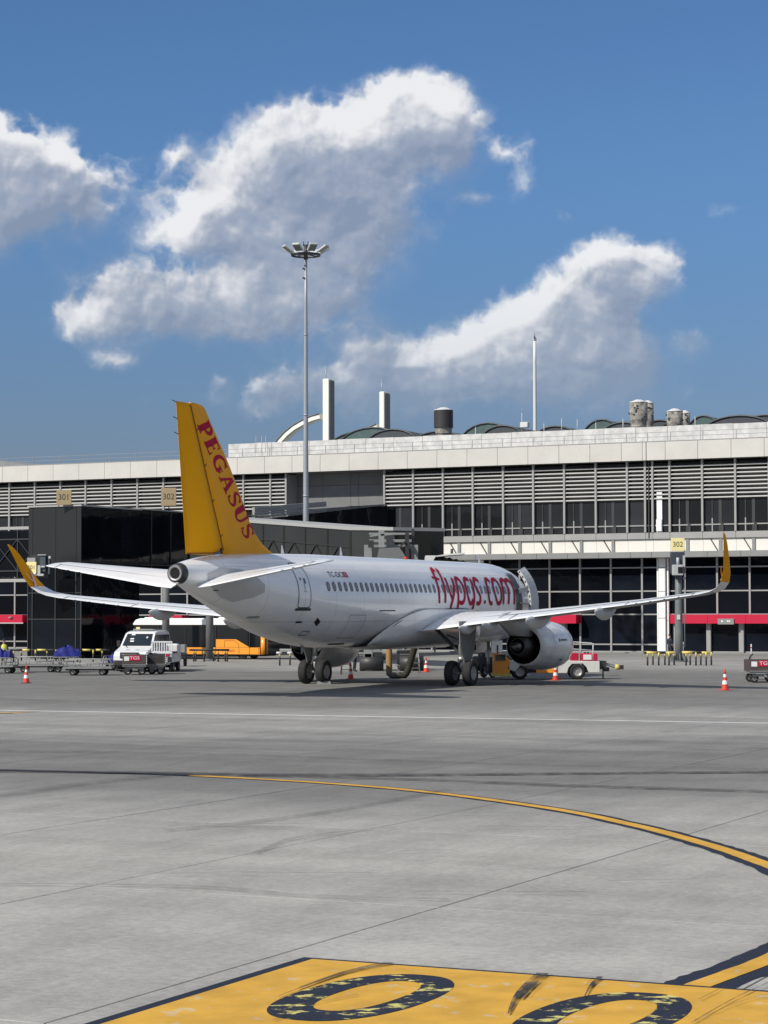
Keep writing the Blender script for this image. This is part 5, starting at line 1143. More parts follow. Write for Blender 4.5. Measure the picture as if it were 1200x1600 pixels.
# guard rails: black posts with yellow tops and padded beams
M_gy = mat('rail_yellow', (.72, .60, .16), .6, var=.3, vs=6); M_gb = mat('rail_black', (.015, .015, .016), .6)
b = MB(); b.cyl((0, 0, 0), (0, 0, .56), .055, .055, 10); post_lo = b.mesh('post', M_gb); b = MB(); b.cyl((0, 0, .56), (0, 0, .84), .056, .056, 10); post_hi = b.mesh('post_top', M_gy)
def rail(label, pts, v, beams, group='guard rails on the apron'):
    P0 = G(pts[0], v); g_ = thing('guard_rail', label, 'guard rail', (P0[0], P0[1], 0), 0, group)
    for k, u in enumerate(pts):
        x, y = G(u, v); y += (k % 2)*1.3; x = (u-600)/3500*y
        o = place('post', post_lo, g_, (x-P0[0], y-P0[1], 0)); place('post_top', post_hi, o)
    for (a, c, m, dy) in beams:
        x0, y0 = G(a, v); x1, y1 = G(c, v); b = MB(); b.cyl((x0-P0[0], dy, .82), (x1-P0[0], y1-y0+dy, .82), .075, .075, 10); b.obj('beam', m, g_)
    return g_
rail('black and yellow guard rail left of the grey 302 post', [1010.6, 1019, 1028, 1037.6, 1044, 1052], 1040, [(1006, 1010, M_gb, 0), (1010, 1026, M_gy, 0), (1026, 1040, M_gb, 0), (1040, 1056, M_gy, 0), (1012, 1022, M_gy, 1.3), (1022, 1050, M_gb, 1.3)])
rail('black and yellow guard rail right of the grey 302 post', [1070.6, 1077, 1086, 1093.6, 1102, 1110], 1040, [(1068, 1082, M_gy, 0), (1082, 1096, M_gb, 0), (1096, 1110, M_gy, 0), (1070, 1092, M_gy, 1.3), (1092, 1112, M_gb, 1.3)])
rail('yellow guard rail behind the far luggage trolley', [22, 34, 56, 74, 88], 1034, [(18, 34, M_gb, 0), (34, 46, M_gy, 0), (46, 57, M_gb, 0), (57, 71, M_gy, 0), (71, 90, M_gb, 0)])
rail('yellow guard rail in front of the black glass gallery', [100, 122, 146, 160], 1034, [(94, 128, M_gb, 0), (128, 141, M_gy, 0), (141, 149, M_gb, 0), (149, 158, M_gy, 0), (158, 170, M_gb, 0)])
rail('black guard rail in front of the orange bus', [303, 306, 319, 334, 341, 352, 355], 1034, [(296, 358, M_gb, 0)])
rail('short guard rail with yellow caps right of the bus', [437, 453], 1040, [(432, 440, M_cap, 0), (449, 457, M_cap, 0)])
# slim white marker posts by the doors
mp0 = None
for u, v, lab in ((1174, 1029, 'slim white marker post in front of the glass doors'), (1067.5, 1024, 'slim white marker post just right of the 302 post')):
    X, Y = G(u, v); w = thing('marker_post', lab, 'post', (X, Y, 0)); b = MB(); b.cyl((0, 0, 0), (0, 0, 1.05), .05, .045, 8); b.obj('shaft', M_cap, w); b = MB(); b.cyl((0, 0, .75), (0, 0, .85), .052, .052, 8); b.obj('red_band', M_red, w)
# ---------------------------------------------------------------- traffic cones
M_corg = mat('cone_red', (.62, .055, .03), .5, var=.12, vs=8); M_cw = mat('cone_white', (.75, .75, .74), .5)
def cone_kind(h, lab, u, v):
    X, Y = G(u, v); t = thing('traffic_cone', lab, 'traffic cone', (X, Y, 0), random.uniform(0, 1), 'traffic cones round the airliner')
    b = MB(); b.box((0, 0, .02*h), (.46*h, .46*h, .04*h), bev=.01); b.obj('base', M_stl if u < 100 else M_corg, t)
    rr = lambda f: (.185-.16*f)*h
    for nm, m, f0, f1 in (('cone_body', M_corg, .04, .28), ('white_band', M_cw, .28, .46), ('cone_body', M_corg, .46, .62), ('white_band', M_cw, .62, .76), ('cone_tip', M_corg, .76, 1.0)):
        b = MB(); b.cyl((0, 0, f0*h), (0, 0, f1*h), rr(f0), rr(f1), 20, caps=(f1 == 1.0)); b.obj(nm, m, t)
    return t
cone_kind(.93, 'bright red and white traffic cone under the right wing tip', 1133, 1078.5)
cone_kind(.88, 'red and white traffic cone on a black base in front of the luggage trolleys', 41, 1067.5)
cone_kind(.86, 'dark red shaded traffic cone just right of the left main wheels', 548, 1061)
cone_kind(.86, 'shaded traffic cone behind the airliner left of the right main wheels', 666, 1050)
cone_kind(.86, 'shaded traffic cone in front of the white and orange service truck', 868, 1063)
# ---------------------------------------------------------------- luggage trolleys
M_tr = mat('trolley_frame', (.32, .33, .32), .5, metal=.4, var=.25, vs=5); M_trd = mat('trolley_deck', (.10, .10, .10), .7, var=.3)
M_tarp = mat('blue_tarpaulin', (.004, .012, .20), .7, var=.55, vs=4, bump=.6, bs=5)
def trolley(lab, u, v, rz=0.0, L_=2.6, W_=1.4):
    X, Y = G(u, v); t = thing('luggage_trolley', lab, 'luggage trolley', (X, Y, 0), rz, 'luggage trolleys parked at the left')
    b = MB(); b.box((0, 0, .42), (L_, W_, .06)); b.obj('deck', M_trd, t)
    b = MB(); b.box((0, -W_/2, .42), (L_+.04, .06, .10)); b.box((0, W_/2, .42), (L_+.04, .06, .10)); b.box((-L_/2, 0, .42), (.06, W_, .10)); b.box((L_/2, 0, .42), (.06, W_, .10)); b.obj('frame', M_tr, t)
    for y in (-W_/2, W_/2):
        b = MB(); b.tube([(-L_/2, y, .42), (-L_/2, y, .78), (-L_/2+.1, y, .88), (L_/2-.1, y, .88), (L_/2, y, .78), (L_/2, y, .42)], .025, 6)
        b.tube([(-L_/2, y, .62), (L_/2, y, .62)], .018, 6)
        for k in range(1, 4): b.tube([(-L_/2+L_*k/4, y, .42), (-L_/2+L_*k/4, y, .88)], .02, 6)
        b.obj('side_rail', M_tr, t)
    for x in (-L_*.31, L_*.31):
        for y in (-W_/2+.12, W_/2-.12): wheel(t, (x, y, .2), .2, .13, (0, 1, 0))
    b = MB(); b.bar((L_/2, 0, .34), (L_/2+.75, 0, .28), .06); b.bar((L_/2+.75, 0, .28), (L_/2+.78, 0, .12), .08); b.obj('drawbar', M_stl, t)
    b = MB(); b.bar((-L_*.31, -W_/2, .2), (-L_*.31, W_/2, .2), .06); b.bar((L_*.31, -W_/2, .2), (L_*.31, W_/2, .2), .06); b.bar((-L_/2, 0, .3), (L_/2, 0, .3), .08); b.obj('axle', M_stl, t)
    return t
trolley('empty railed luggage trolley nearest the camera at left', 139, 1055)
trolley('empty railed luggage trolley standing behind the traffic cone', 60, 1050, .03, 2.5)
trolley('railed luggage trolley cut by the left picture edge', 2, 1052, -.05, 1.6)
trolley('railed luggage trolley under the large blue tarpaulin', 104, 1050.5, .12, 1.55)
trolley('short luggage trolley beside the front of the white van', 181, 1048, 1.3, 1.6, .9)
def tarp(lab, u, v, z0, w, d, h, seed, rz=0.0):
    X, Y = G(u, v); t = thing('tarpaulin', lab, 'tarpaulin', (X, Y, z0), rz, 'blue tarpaulins on the luggage trolleys'); rs = random.Random(seed); b = MB(); n = 16; m_ = 9; rings = []
    ph = [rs.uniform(0, 6) for _ in range(6)]
    for j in range(m_+1):
        f = j/m_; ring = []
        for i in range(n+1):
            g_ = i/n*2-1; edge = min(1, (1-abs(g_))*5, (min(f, 1-f))*4.5)
            z = h*(.35+.65*edge**.5)*(.72+.16*math.sin(4*g_+ph[0])+.12*math.sin(9*g_+5*f+ph[1])) if edge > 0 else -.06+.07*math.sin(11*g_+ph[2])
            ring.append((g_*w/2*(1+.03*math.sin(7*f+ph[3])), (f-.5)*d*(1+.05*math.sin(5*g_+ph[4])), z))
        rings.append(ring)
    b.loft(rings, closed=False); b.loft([[(p[0], p[1], p[2]) for p in rings[0]], [(p[0], p[1]-.02, -.02+.05*math.sin(9*p[0])) for p in rings[0]]], closed=False); b.obj('sheet', M_tarp, t)
    b = MB(); b.loft([[(p[0]*.5, p[1]*.3-.2, p[2]+.05) for p in r_[3:11]] for r_ in rings[2:7]], closed=False); b.obj('fold', mat('blue_tarp_fold', (.012, .04, .34), .6, var=.4, vs=5, bump=.5, bs=6), t)
tarp('large blue tarpaulin heaped over the middle luggage trolley', 105, 1050, .92, 1.6, 1.5, .62, 3, .12)
tarp('blue tarpaulin on the trolley at the left picture edge', 8, 1052, .92, .8, 1.2, .5, 5)
tarp('small blue tarpaulin bundle beside the white van', 179, 1048, .55, .75, .9, .48, 9)
# dollies with signs
M_brn = mat('brown_panel', (.085, .065, .062), .7, var=.4, vs=3); M_wsign = mat('white_sticker', (.75, .75, .75), .5)
def dolly(lab, u, v, rz, w, sign, cover=False):
    X, Y = G(u, v); t = thing('cargo_dolly', lab, 'cargo dolly', (X, Y, 0), rz)
    b = MB(); b.box((0, 0, .48), (w, 1.7, .08)); b.obj('deck', M_tr, t)
    b = MB(); b.box((0, -.84, .82), (w, .05, .56), bev=.01); b.box((0, .84, .82), (w, .05, .56), bev=.01); b.box((-w/2+.02, 0, .82), (.05, 1.66, .54)); b.box((w/2-.02, 0, .82), (.05, 1.66, .54)); b.obj('side_panel', M_brn if sign else mat('dark_canvas', (.045, .043, .042), .8, var=.5, vs=4, bump=.4), t)
    if sign:
        b = MB(); b.box((.02, -.875, .93), (.62, .02, .28)); o = b.obj('red_sign', M_red, t); text('TGS', .24, M_wsign, o, (.02, -.89, .93), xs=1.25)
        b = MB(); b.box((-w/2+.22, -.875, .90), (.28, .02, .24)); b.obj('white_sign', M_wsign, t)
    else:
        b = MB(); rr = [[(-w/2+w*i/8, -.8+1.6*j/4, 1.08+.12*math.sin(i*.9+j)*math.cos(j*1.3)) for i in range(9)] for j in range(5)]; b.loft(rr, closed=False); b.obj('cover', M_gl_gr, t)
    b = MB()
    for k in range(6): b.box((w/2+.03, -.86, .62+.1*k), (.05, .05, .05))
    b.obj('hazard_strip', M_wsign, t)
    for x in (-w/2+.25, w/2-.25):
        for y in (-.6, .6): wheel(t, (x, y, .22), .22, .14, (0, 1, 0))
    b = MB(); b.bar((0, -.85, .35), (0, -1.5, .3), .06); b.box((0, -.7, .36), (w*.8, .08, .1)); b.box((0, -.88, .56), (w+.05, .04, .04)); b.obj('drawbar', M_tr, t)
    return t
dolly('brown panelled cargo dolly with red sign in front of the white van', 211, 1054, .06, 1.28, True)
dolly('dark canvas covered cargo dolly right of the brown dolly with red sign', 245, 1053, .05, .98, False)
d_ = dolly('brown cargo dolly with red sign at the right picture edge', 1190, 1066, 0.0, 1.42, True)
b = MB(); b.tube([(-.70, -.8, 1.12), (-.68, -.8, 1.25), (-.60, -.8, 1.34), (-.54, -.8, 1.36)], .04, 8); b.obj('hook', M_gb, d_)
b = MB(); b.tube([(-.74, -.9, .15), (.7, -.9, .15)], .02, 6); b.tube([(-.74, -.9, .32), (.7, -.9, .32)], .015, 6); b.tube([(-.7, -.9, .15), (-.7, -.9, .5)], .015, 6); b.obj('step_rail', M_stl, d_)
# ---------------------------------------------------------------- white double-cab van
M_van = mat('white_van_paint', (.74, .745, .75), .3, var=.12, vs=2, coat=.5); M_vgl = mat('van_glass', (.012, .02, .028), .06, spec=.6); M_blkp = mat('black_plastic', (.02, .02, .022), .6, var=.2)
M_hl = mat('headlight_glass', (.45, .47, .50), .1, spec=.8)
X, Y = G(214, 1050)
VN = thing('van', 'white double-cab van facing the camera behind the cargo dollies', 'van', (X+.3, Y+2.3, 0), math.radians(-104))
prof = [(2.78, .38), (2.86, .60), (2.84, .95), (2.66, 1.16), (1.95, 1.38), (1.72, 1.46), (1.02, 2.20), (.86, 2.30), (.4, 2.37), (-1.2, 2.38), (-1.42, 2.30), (-1.5, 2.0), (-1.52, .95), (-2.9, .92), (-2.95, .42), (-2.5, .36), (2.2, .30)]
b = MB(); rings = []
for y, k in ((-1.0, 0), (-1.02, .3), (-.96, .85), (-.8, 1.0), (0, 1.05), (.8, 1.0), (.96, .85), (1.02, .3), (1.0, 0)):
    rings.append([((x if k > .5 else x-(.16*(1-k) if x > 2 else 0)), (y*(1-.10*max(0, z-1.2))), (z-(.10*(1-k) if z > 2.2 else 0))) for x, z in prof])
b.loft(rings, caps=True, smooth=False); b.obj('body', M_van, VN, round_=.05)
def on_ws(f, g, off=.012): x = 1.70+(1.04-1.70)*f; z = 1.50+(2.17-1.50)*f; n = Vector((.70, .0, .69)); return (x+n.x*off, g*(.86-.08*f), z+n.z*off)
b = MB(); b.loft([[on_ws(f, g, .03) for g in (-1, -.5, 0, .5, 1)] for f in (0, .25, .5, .75, 1)], closed=False); b.obj('windscreen', M_vgl, VN)
b = MB()
for f, g in ((.86, -.62), (.5, -.6), (.3, -.55)): b.add([on_ws(f, g, .05), on_ws(f, g+.28, .05), on_ws(f+.1, g+.28, .05), on_ws(f+.1, g, .05)], [(0, 1, 2, 3)])
b.obj('windscreen_paper', M_wsign, VN)
b = MB(); b.cyl(on_ws(.45, .0, -.2), on_ws(.6, .0, -.2), .05, .05, 8); b.cyl(on_ws(.6, .62, .04), on_ws(.72, .70, .04), .07, .06, 8); b.obj('dashboard_item', M_wsign, VN)
for sy in (-1, 1):
    for x0, x1, nm in ((1.35, .30, 'side_window'), (.18, -.55, 'side_window'), (-.65, -1.35, 'side_window')):
        b = MB(); zt_ = lambda x: 2.12 if x < .9 else 1.65
        b.add([(x0, sy*(1.03-.10*.2), 1.45), (x1, sy*(1.03-.02), 1.45), (x1, sy*(1.035-.09), 2.13), (min(x0, .95), sy*(1.035-.09), 2.13), ], [(0, 1, 2, 3)]); b.obj(nm, M_vgl, VN)
    b = MB(); b.box((1.35, sy*1.22, 1.62), (.12, .22, .36), bev=.04); b.bar((1.4, sy*.98, 1.5), (1.36, sy*1.15, 1.55), .06); b.obj('mirror', M_blkp, VN)
    b = MB(); b.loft([[(2.80, sy*.58, .98), (2.70, sy*.62, 1.13), (2.60, sy*.66, 1.18)], [(2.66, sy*.96, 1.0), (2.45, sy*.985, 1.24), (2.3, sy*.99, 1.28)]], closed=False); b.obj('headlight', M_hl, VN)
b = MB(); b.box((2.83, 0, .96), (.10, 1.15, .36), bev=.04); o = b.obj('grille', M_blkp, VN)
b = MB(); b.box((2.89, 0, 1.02), (.04, .9, .05)); b.box((2.89, 0, .90), (.04, .86, .03)); b.obj('grille_bar', M_tr, o)
b = MB(); b.box((2.78, 0, .52), (.26, 1.98, .34), bev=.06); b.obj('bumper', M_blkp, VN)
b = MB(); b.box((2.93, .0, .58), (.02, .5, .12)); b.obj('number_plate', M_wsign, VN)
for x in (1.75, -1.9):
    for sy in (-1, 1): wheel(VN, (x, sy*.90, .34), .34, .24, (0, 1, 0))
    b = MB(); b.box((x, 0, .42), (.86, 2.02, .5)); b.obj('wheel_arch', M_hole, VN)
b = MB(); b.box((-.2, 0, 2.42), (1.2, 1.3, .06)); b.box((.55, 0, 2.43), (.1, 1.2, .08)); b.obj('roof_rack', M_tr, VN)
b = MB(); b.box((-2.2, 0, 1.15), (1.35, 2.0, .45)); b.obj('cargo_bed', M_tr, VN)
b = MB(); b.bar((1.6, -.75, 1.56), (1.95, -.45, 1.42), .03); b.box((2.3, -.3, 1.28), (.05, .25, .01)); b.box((2.3, .3, 1.28), (.05, .25, .01)); b.obj('wiper', M_blkp, VN)
# white barred service truck (rear view) and the grey tool trailer next to it
X, Y = G(254, 1050.5)
ST_ = thing('service_truck', 'small white truck with a barred rear rack beside the van', 'truck', (X, Y+1.2, 0), -.08)
b = MB(); b.box((0, .6, .80), (1.20, 3.0, .52), bev=.05); b.box((0, 1.7, 1.3), (1.15, .9, .6), bev=.08); b.obj('body', M_van, ST_)
b = MB(); b.box((0, -.92, 1.74), (1.22, .06, .08)); b.box((0, -.92, 1.14), (1.22, .06, .14)); b.box((-.57, -.92, 1.45), (.08, .06, .6)); b.box((.57, -.92, 1.45), (.08, .06, .6))
for k in range(7): b.box((-.43+.143*k, -.92, 1.45), (.055, .05, .56))
b.obj('rear_rack', M_van, ST_)
b = MB(); b.box((.25, -.93, .98), (.42, .04, .12)); b.obj('tail_lamp', M_red, ST_)
b = MB(); b.box((.45, -.93, .72), (.26, .03, .3)); b.obj('door_marking', M_blkp, ST_)
for sy in (-1, 1):
    b = MB()
    for x in (.24, -.6, 1.42): b.box((x, sy*1.035, 1.05), (.015, .012, .9))
    b.box((0, sy*1.035, .62), (2.9, .014, .05)); b.obj('door_seam', M_blkp, VN)
    b = MB()
    for x in (.35, -.5): b.box((x+.1, sy*1.04, 1.18), (.16, .03, .03))
    b.obj('door_handle', M_blkp, VN)
b = MB(); b.box((0, .6, 1.12), (1.0, 2.6, .1)); b.obj('load_floor', M_stl, ST_)
for x in (-.5, .5):
    for y in (-.3, 1.6): wheel(ST_, (x, y, .30), .30, .2)
X, Y = G(279, 1041)
TT = thing('tool_trailer', 'grey tool box on a small wheeled trailer beside the barred truck', 'trailer', (X, Y, 0))
b = MB(); b.box((0, 0, 1.12), (.95, 1.3, .52), bev=.03); b.obj('tool_box', M_lift, TT); b = MB(); b.box((0, -.66, 1.22), (.16, .03, .1)); b.obj('latch', M_stl, TT)
b = MB(); b.box((0, 0, .78), (1.0, 1.4, .12)); b.bar((.4, -.6, .7), (.5, -.9, .5), .06); b.obj('chassis', M_stl, TT)
for x in (-.42, .42): wheel(TT, (x, 0, .32), .32, .2)
# ---------------------------------------------------------------- apron bus
c_ = atY(323, 1000, 166.5)
BU = thing('apron_bus', 'long white and orange apron bus parked behind the grey columns', 'bus', (c_.x, 166.5, 0), -.30)
BL = 10.55; M_org = mat('orange_bus_paint', (.90, .34, .03), .35, var=.06, coat=.3); M_bgl = mat('bus_glass', (.008, .010, .013), .07, spec=.5); M_bw = mat('bus_white', (.88, .88, .87), .4, var=.04)
b = MB(); b.box((0, 0, 1.45), (BL-.1, 2.9, 2.2)); b.obj('glazed_body', M_bgl, BU)
def bx_(name, x0, x1, z0, z1, m, y=-1.47, th=.06, P=BU): b = MB(); b.box(((x0+x1)/2, y, (z0+z1)/2), (x1-x0, th, z1-z0), bev=.01); return b.obj(name, m, P)
b = MB(); rg = []
for x, k in ((-BL/2, .25), (-BL/2+.15, .8), (-BL/2+.5, 1), (BL/2-.5, 1), (BL/2-.15, .8), (BL/2, .25)):
    rg.append([(x, -1.5, 2.52), (x, -1.5, 2.52+.38*k), (x, -1.3, 2.52+.48*k), (x, 1.3, 2.52+.48*k), (x, 1.5, 2.52+.38*k), (x, 1.5, 2.52)])
b.loft(rg, caps=True, smooth=False); b.obj('roof', M_bw, BU)
b = MB(); b.box((2.6, -.6, 3.02), (2.4, 1.2, .12), bev=.03); b.box((-3.6, -.6, 3.02), (1.8, 1.2, .12), bev=.03); b.obj('roof_unit', M_bw, BU)
xs = [-BL/2, -3.2, -1.1, 1.3, 3.95, 4.75, BL/2-.6]
for a, c in zip(xs, xs[1:]): bx_('side_panel', a+.015, c-.015, .36, .86, M_org)
b = MB(); b.prism([(1.32, .88), (3.93, .88), (2.9, 1.46), (1.32, 1.46)], lambda p, q, t: (p, t, q), -1.50, -1.44); sp_ = b.obj('side_panel', M_org, BU)
text('PEGASUS', .24, M_red, sp_, (2.3, -1.515, .62), xs=1.0); text('flypgs.com', .34, M_red, sp_, (-2.2, -1.515, .62), xs=.9)
b = MB(); b.tube([(2.0, -1.51, .9), (2.0, -1.51, 1.36), (2.75, -1.51, 1.36), (3.1, -1.51, 1.1), (3.15, -1.51, .45)], .012, 4); b.obj('panel_seam', M_line, BU)
b = MB(); b.cyl((BL/2-.3, -1.22, .36), (BL/2-.3, -1.22, 1.65), .29, .29, 16); b.obj('corner_pillar', M_org, BU)
b = MB(); b.cyl((BL/2-.3, -1.22, 1.65), (BL/2-.3, -1.22, 2.6), .29, .29, 16); b.obj('corner_pillar_top', M_bw, BU)
for x in (-3.2, -1.1, 1.3, 3.95): bx_('window_divider', x-.03, x+.03, .88, 2.5, M_blkp, y=-1.475)
bx_('destination_sign', -BL/2+.25, -BL/2+.55, 2.1, 2.35, M_signy, y=-1.485, th=.03)
for x in (-3.9, 3.3):
    for y in (-1.2, 1.2): wheel(BU, (x, y, .42), .42, .28, (0, 1, 0))
b = MB(); b.box((0, 0, .34), (BL-.6, 2.6, .24)); b.obj('underframe', M_gb, BU)
# pale seated passengers glimpsed through the bus windows: not built apart, their shirts only read as pale patches
# ---------------------------------------------------------------- service truck under the right engine
GU = thing('ground_power_truck', 'low white and orange ground service truck with red boxes under the right engine', 'service truck', (G(857, 1062)[0], G(857, 1062)[1]+.9, 0), 0.0)
M_gw = mat('truck_white', (.66, .66, .62), .45, var=.15, vs=3)
def side(poly, m, name, y0=-.85, y1=.85, P=GU): b = MB(); b.prism(poly, lambda p, q, t: (p, t, q), y0, y1); return b.obj(name, m, P, round_=.03)
side([(.25, .32), (.95, .32), (1.02, .58), (1.2, .78), (1.75, .80), (1.95, .6), (2.05, .35), (2.6, .35), (2.6, .92), (1.2, .95), (.2, .95), (-.3, .7), (-.3, .32)], M_gw, 'rear_body')
side([(-1.7, .40), (-1.35, .78), (-.9, .80), (-.6, .62), (-.3, .55), (-.3, .95), (-1.9, .95), (-2.1, .55)], M_gw, 'front_body')
side([(-.62, .34), (.45, .34), (.45, .90), (.1, .88), (-.3, .62), (-.62, .56)], M_org, 'orange_flash', -.90, -.86)
side([(-2.75, .30), (-1.95, .30), (-1.95, 1.0), (-2.3, 1.32), (-2.75, 1.32)], M_org, 'cab')
b = MB(); b.box((-2.35, 0, .24), (.95, 1.75, .14)); b.obj('yellow_step', M_gy, GU); b = MB(); b.box((-2.42, -.87, 1.12), (.5, .03, .3)); b.box((-2.55, 0, 1.5), (.06, 1.5, .5)); b.obj('cab_glass', M_vgl, GU)
b = MB(); b.box((0, 0, .45), (4.6, 1.3, .2)); b.obj('chassis', M_gb, GU)
for x, w in ((1.35, .42), (2.08, .92)):
    b = MB(); b.box((x, -.45, 1.12), (w*.9, .7, .40 if w > .5 else .44), bev=.03); b.obj('red_box', M_red, GU)
b = MB(); b.box((1.98, -.82, 1.13), (.42, .02, .26)); b.obj('box_label', M_wsign, GU); b = MB(); b.cyl((1.9, -.4, 1.3), (1.9, -.4, 1.38), .05, .05, 8); b.cyl((2.05, -.4, 1.3), (2.05, -.4, 1.38), .05, .05, 8); b.obj('filler_cap', M_stl, GU)
b = MB(); b.box((.55, -.3, 1.03), (.8, .8, .18), bev=.02); b.obj('hose_tray', M_stl, GU)
b = MB()
for z in (1.52, 1.88): b.tube([(.3, -.8, z+.06), (1.2, -.8, z+.02), (2.2, -.8, z-.04)] + ([(2.28, -.8, z-.12)] if z > 1.8 else []), .028, 6)
for x in (.98, 2.27): b.tube([(x, -.8, .95), (x, -.8, 1.88-(x > 2)*.05)], .028, 6)
b.obj('handrail', M_cap, GU)
b = MB(); b.box((2.78, 0, .72), (.36, 1.2, .42)); b.box((3.0, 0, .5), (.25, .8, .2)); b.obj('tow_coupling', M_stl, GU)
for x in (-1.43, 1.48):
    for y in (-.72, .72): wheel(GU, (x, y, .40), .40, .26, (0, 1, 0))
TBR = thing('tow_bar', 'tow bar with pale ball end sticking out right of the service truck', 'tow bar', (G(945, 1062)[0], G(945, 1062)[1]+.9, 0))
b = MB(); b.bar((-.1, 0, .85), (.95, .1, .62), .07); b.bar((-.05, .2, .80), (.7, .2, .55), .05); b.obj('bar', M_tr, TBR); b = MB(); b.cyl((.62, .1, .62), (.85, .1, .60), .14, .14, 14); b.obj('ball_end', M_gy, TBR); b = MB(); b.box((.95, .1, .6), (.2, .3, .22)); b.cyl((.0, 0, .0), (.0, 0, .85), .035, .035, 8); b.obj('bar_head', M_stl, TBR)
# ---------------------------------------------------------------- under the fuselage
M_hose = mat('yellow_air_hose', (.36, .22, .08), .7, var=.3, vs=5); M_hosed = mat('olive_air_hose', (.028, .026, .016), .8, var=.3); M_hosg = mat('grey_hose_joint', (.12, .115, .10), .7)
X, Y = G(608, 1060)
HO = thing('air_hose', 'ribbed yellow air hose hanging from the belly and bending on the ground', 'hose', (X, Y, 0))
b = MB(); pts = [(0, 0, 1.72-.0425*k) for k in range(33)]; b.tube(pts, .17, 14, [.175 if k % 2 else .155 for k in range(33)]); b.obj('ribbed_hose', M_hose, HO)
b = MB(); b.tube([(0, 0, .42), (0, -.02, .26), (.10, -.05, .17), (.35, -.08, .15), (.55, -.1, .15)], .165, 12); b.obj('joint', M_hosg, HO)
b = MB(); pts = smooth([(.50, .16), (.80, .17), (.98, .45), (1.10, .85), (1.22, 1.25), (1.35, 1.72)], 5); b.tube([(p[0], -.1, p[1]) for p in pts], .18, 12, [.18 if k % 2 else .165 for k in range(len(pts))]); b.obj('dark_hose', M_hosed, HO)
def cart(lab, u, v, w, h, d=1.3):
    X, Y = G(u, v); t = thing('equipment_cart', lab, 'equipment cart', (X, Y, 0)); b = MB(); b.box((0, 0, .3+(h-.3)/2), (w, d, h-.3), bev=.06); b.obj('cabinet', M_gb, t)
    b = MB(); b.box((0, -d/2, .26), (w+.1, .06, .06)); b.box((0, -d/2-.02, h*.8), (w*.7, .03, .04)); b.obj('trim', M_tr, t)
    for x in (-w/2+.2, w/2-.2): wheel(t, (x, -d/2+.2, .16), .16, .1, (0, 1, 0))
    b = MB(); b.box((w*.2, 0, h+.08), (w*.4, d*.5, .16), bev=.02); b.obj('top_unit', M_lift, t); return t
cart('black equipment cabinet behind the yellow air hose, left one', 583, 1047, 1.1, 1.05); cart('black equipment cabinet behind the dark air hose, right one', 636, 1046, 1.25, 1.15)
# step ladder frames
def ladder(lab, u, v, h, w, m):
    X, Y = G(u, v); t = thing('step_ladder', lab, 'ladder', (X, Y, 0), .1)
    b = MB()
    for x in (-w/2, w/2): b.tube([(x, 0, 0), (x*.8, .35, h)], .025, 6); b.tube([(x, .75, 0), (x*.8, .35, h)], .02, 6)
    b.obj('frame', m, t)
    for k in range(1, 4): f = k/4; b = MB(); b.box((0, .35*f, h*f), (w*(1-.2*f), .10, .03)); b.obj('tread', m, t)
    return t
ladder('thin dark step ladder behind the airliner belly', 650, 1052, 1.15, .45, M_tr); ladder('dark step ladder standing beside the airport worker', 541, 1054, 1.1, .5, M_stl)
CH = thing('wheel_chock', 'dark wheel chock lying between the left main wheels', 'wheel chock', (G(506, 1069)[0], G(506, 1069)[1], 0)); b = MB(); b.prism([(-.35, 0), (.35, 0), (.3, .14), (-.3, .14)], lambda p, q, t: (p, t, q), -.12, .12); b.obj('block', M_lift, CH); b = MB(); b.tube([(.3, 0, .12), (.5, -.05, .03), (.8, -.1, .02)], .015, 5); b.obj('rope', M_stl, CH)
# tow tractor ahead of the nose wheels
X, Y = G(792, 1053)
NT = thing('tow_tractor', 'low dark tow tractor standing ahead of the nose wheels', 'tow tractor', (X, Y+3.0, 0), .15)
b = MB(); b.box((0, 0, .62), (3.4, 1.7, .6), bev=.08); b.obj('body', M_blkp, NT); b = MB(); b.box((.4, 0, 1.0), (2.2, 1.6, .2), bev=.04); b.obj('deck', M_lift, NT); b = MB(); b.box((-1.1, 0, 1.15), (.6, 1.2, .5), bev=.06); b.obj('seat_box', M_stl, NT)
for x in (-1.1, 1.1):
    for y in (-.75, .75): wheel(NT, (x, y, .38), .38, .26, (0, 1, 0))
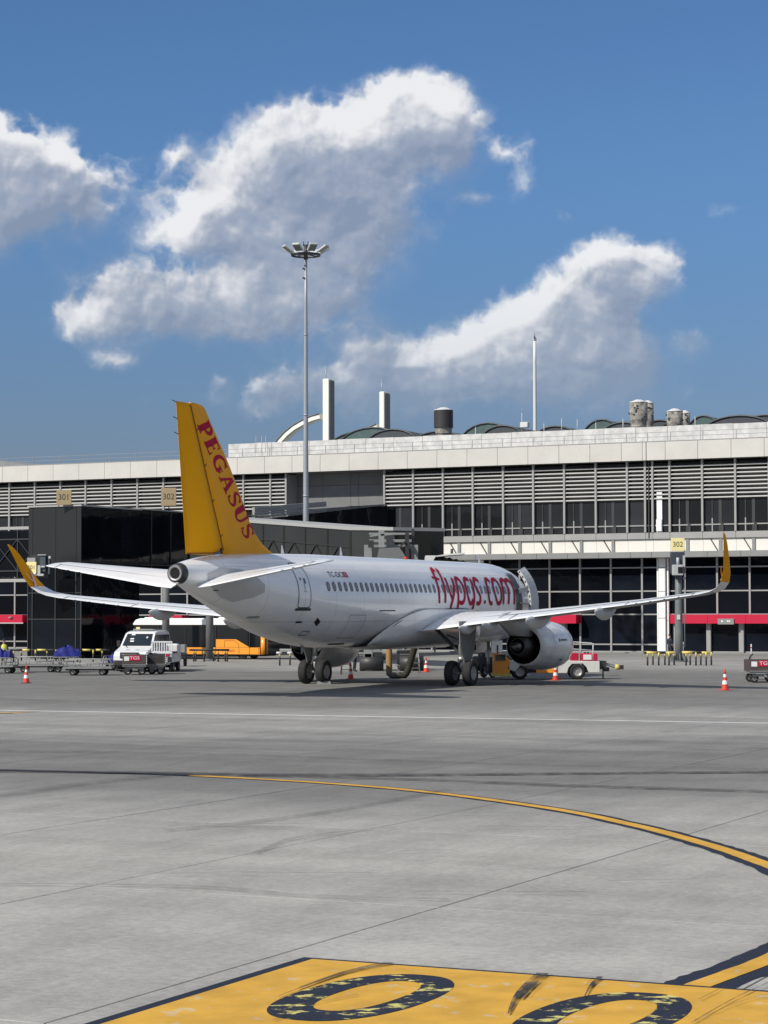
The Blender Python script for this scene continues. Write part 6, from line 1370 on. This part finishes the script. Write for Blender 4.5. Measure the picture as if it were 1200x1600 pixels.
# ---------------------------------------------------------------- people
M_skin = mat('skin', (.36, .20, .13), .6); M_cl = mat('dark_work_clothes', (.02, .025, .04), .85, var=.3, vs=6); M_vis = mat('hi_vis_yellow', (.70, .72, .10), .6, var=.12); M_hair = mat('dark_hair', (.012, .01, .008), .8); M_refl = mat('reflective_tape', (.62, .63, .62), .4)
def person(lab, u, v, rz, vest, lean=0.0):
    X, Y = G(u, v); t = thing('person', lab, 'person', (X, Y, 0), rz)
    J = [(0, 0, .92), (0, -.01+lean*.3, 1.12), (0, lean*.8, 1.38), (0, lean, 1.48), (0, lean-.01, 1.56), (0, lean-.02, 1.66), (0, lean-.01, 1.74),
         (.10, 0, .88), (.115, -.02, .50), (.12, .02, .10), (.12, -.13, .04), (-.10, 0, .88), (-.115, -.03, .50), (-.13, .03, .10), (-.13, -.12, .04),
         (.19, lean, 1.40), (.25, lean-.03, 1.13), (.22, lean-.18, .92), (.20, lean-.24, .84), (-.19, lean, 1.40), (-.26, lean-.02, 1.14), (-.25, lean-.12, .90), (-.24, lean-.16, .82)]
    E_ = [(0, 1), (1, 2), (2, 3), (3, 4), (4, 5), (5, 6), (0, 7), (7, 8), (8, 9), (9, 10), (0, 11), (11, 12), (12, 13), (13, 14), (2, 15), (15, 16), (16, 17), (17, 18), (2, 19), (19, 20), (20, 21), (21, 22)]
    rad = [.14, .13, .15, .065, .075, .095, .06, .095, .065, .05, .04, .095, .065, .05, .04, .065, .05, .038, .035, .065, .05, .038, .035]
    me = bpy.data.meshes.new('body'); me.from_pydata(J, E_, []); o = bpy.data.objects.new('body_rig', me); COL.objects.link(o)
    md = o.modifiers.new('Skin', 'SKIN'); 
    for k, r_ in enumerate(rad): me.skin_vertices[0].data[k].radius = (r_, r_*.85)
    me.skin_vertices[0].data[0].use_root = True; sb = o.modifiers.new('Sub', 'SUBSURF'); sb.levels = 1
    dg = bpy.context.evaluated_depsgraph_get(); dg.update(); m2 = bpy.data.meshes.new_from_object(o.evaluated_get(dg)); bpy.data.objects.remove(o); m2.name = 'body'
    m2.materials.clear(); m2.materials.append(M_cl); m2.materials.append(M_skin)
    for p in m2.polygons:
        p.use_smooth = True; c = p.center; p.material_index = 1 if (c.z > 1.50 or (abs(c.x) > .17 and c.z < .93 and c.z > .7)) else 0
    place('body', m2, t)
    rg = lambda z, a, c_, y0: [(a*math.cos(2*math.pi*i/16), y0+c_*math.sin(2*math.pi*i/16), z) for i in range(16)]
    if vest:
        b = MB(); b.loft([rg(.86, .19, .15, 0), rg(1.1, .185, .15, lean*.3), rg(1.36, .21, .15, lean*.8), rg(1.46, .12, .10, lean)]); b.obj('vest', M_vis if vest == 1 else M_cl, t)
        b = MB()
        for z in (1.0, 1.18): b.loft([rg(z, .20, .16, lean*.4), rg(z+.05, .20, .16, lean*.4)])
        b.obj('reflective_band', M_refl, t)
    b = MB(); b.loft([rg(1.68, .10, .105, lean), rg(1.74, .098, .10, lean), rg(1.79, .07, .07, lean), rg(1.81, .01, .01, lean)]); b.obj('hair', M_hair, t)
    b = MB(); b.box((0, lean-.115, 1.665), (.02, .03, .04)); b.box((.035, lean-.10, 1.69), (.02, .01, .01)); b.box((-.035, lean-.10, 1.69), (.02, .01, .01)); b.box((0, lean-.10, 1.62), (.04, .01, .01)); b.obj('face', M_skin, t)
person('airport worker in yellow vest standing behind the trolleys at the left edge', 6, 1043, .4, 1)
person('airport worker in dark clothes with reflective bands standing behind the belly', 554, 1050, 1.2, 2)
person('person in dark clothes standing left of the 302 post behind the rail', 1046.5, 1029.5, 2.2, 0)
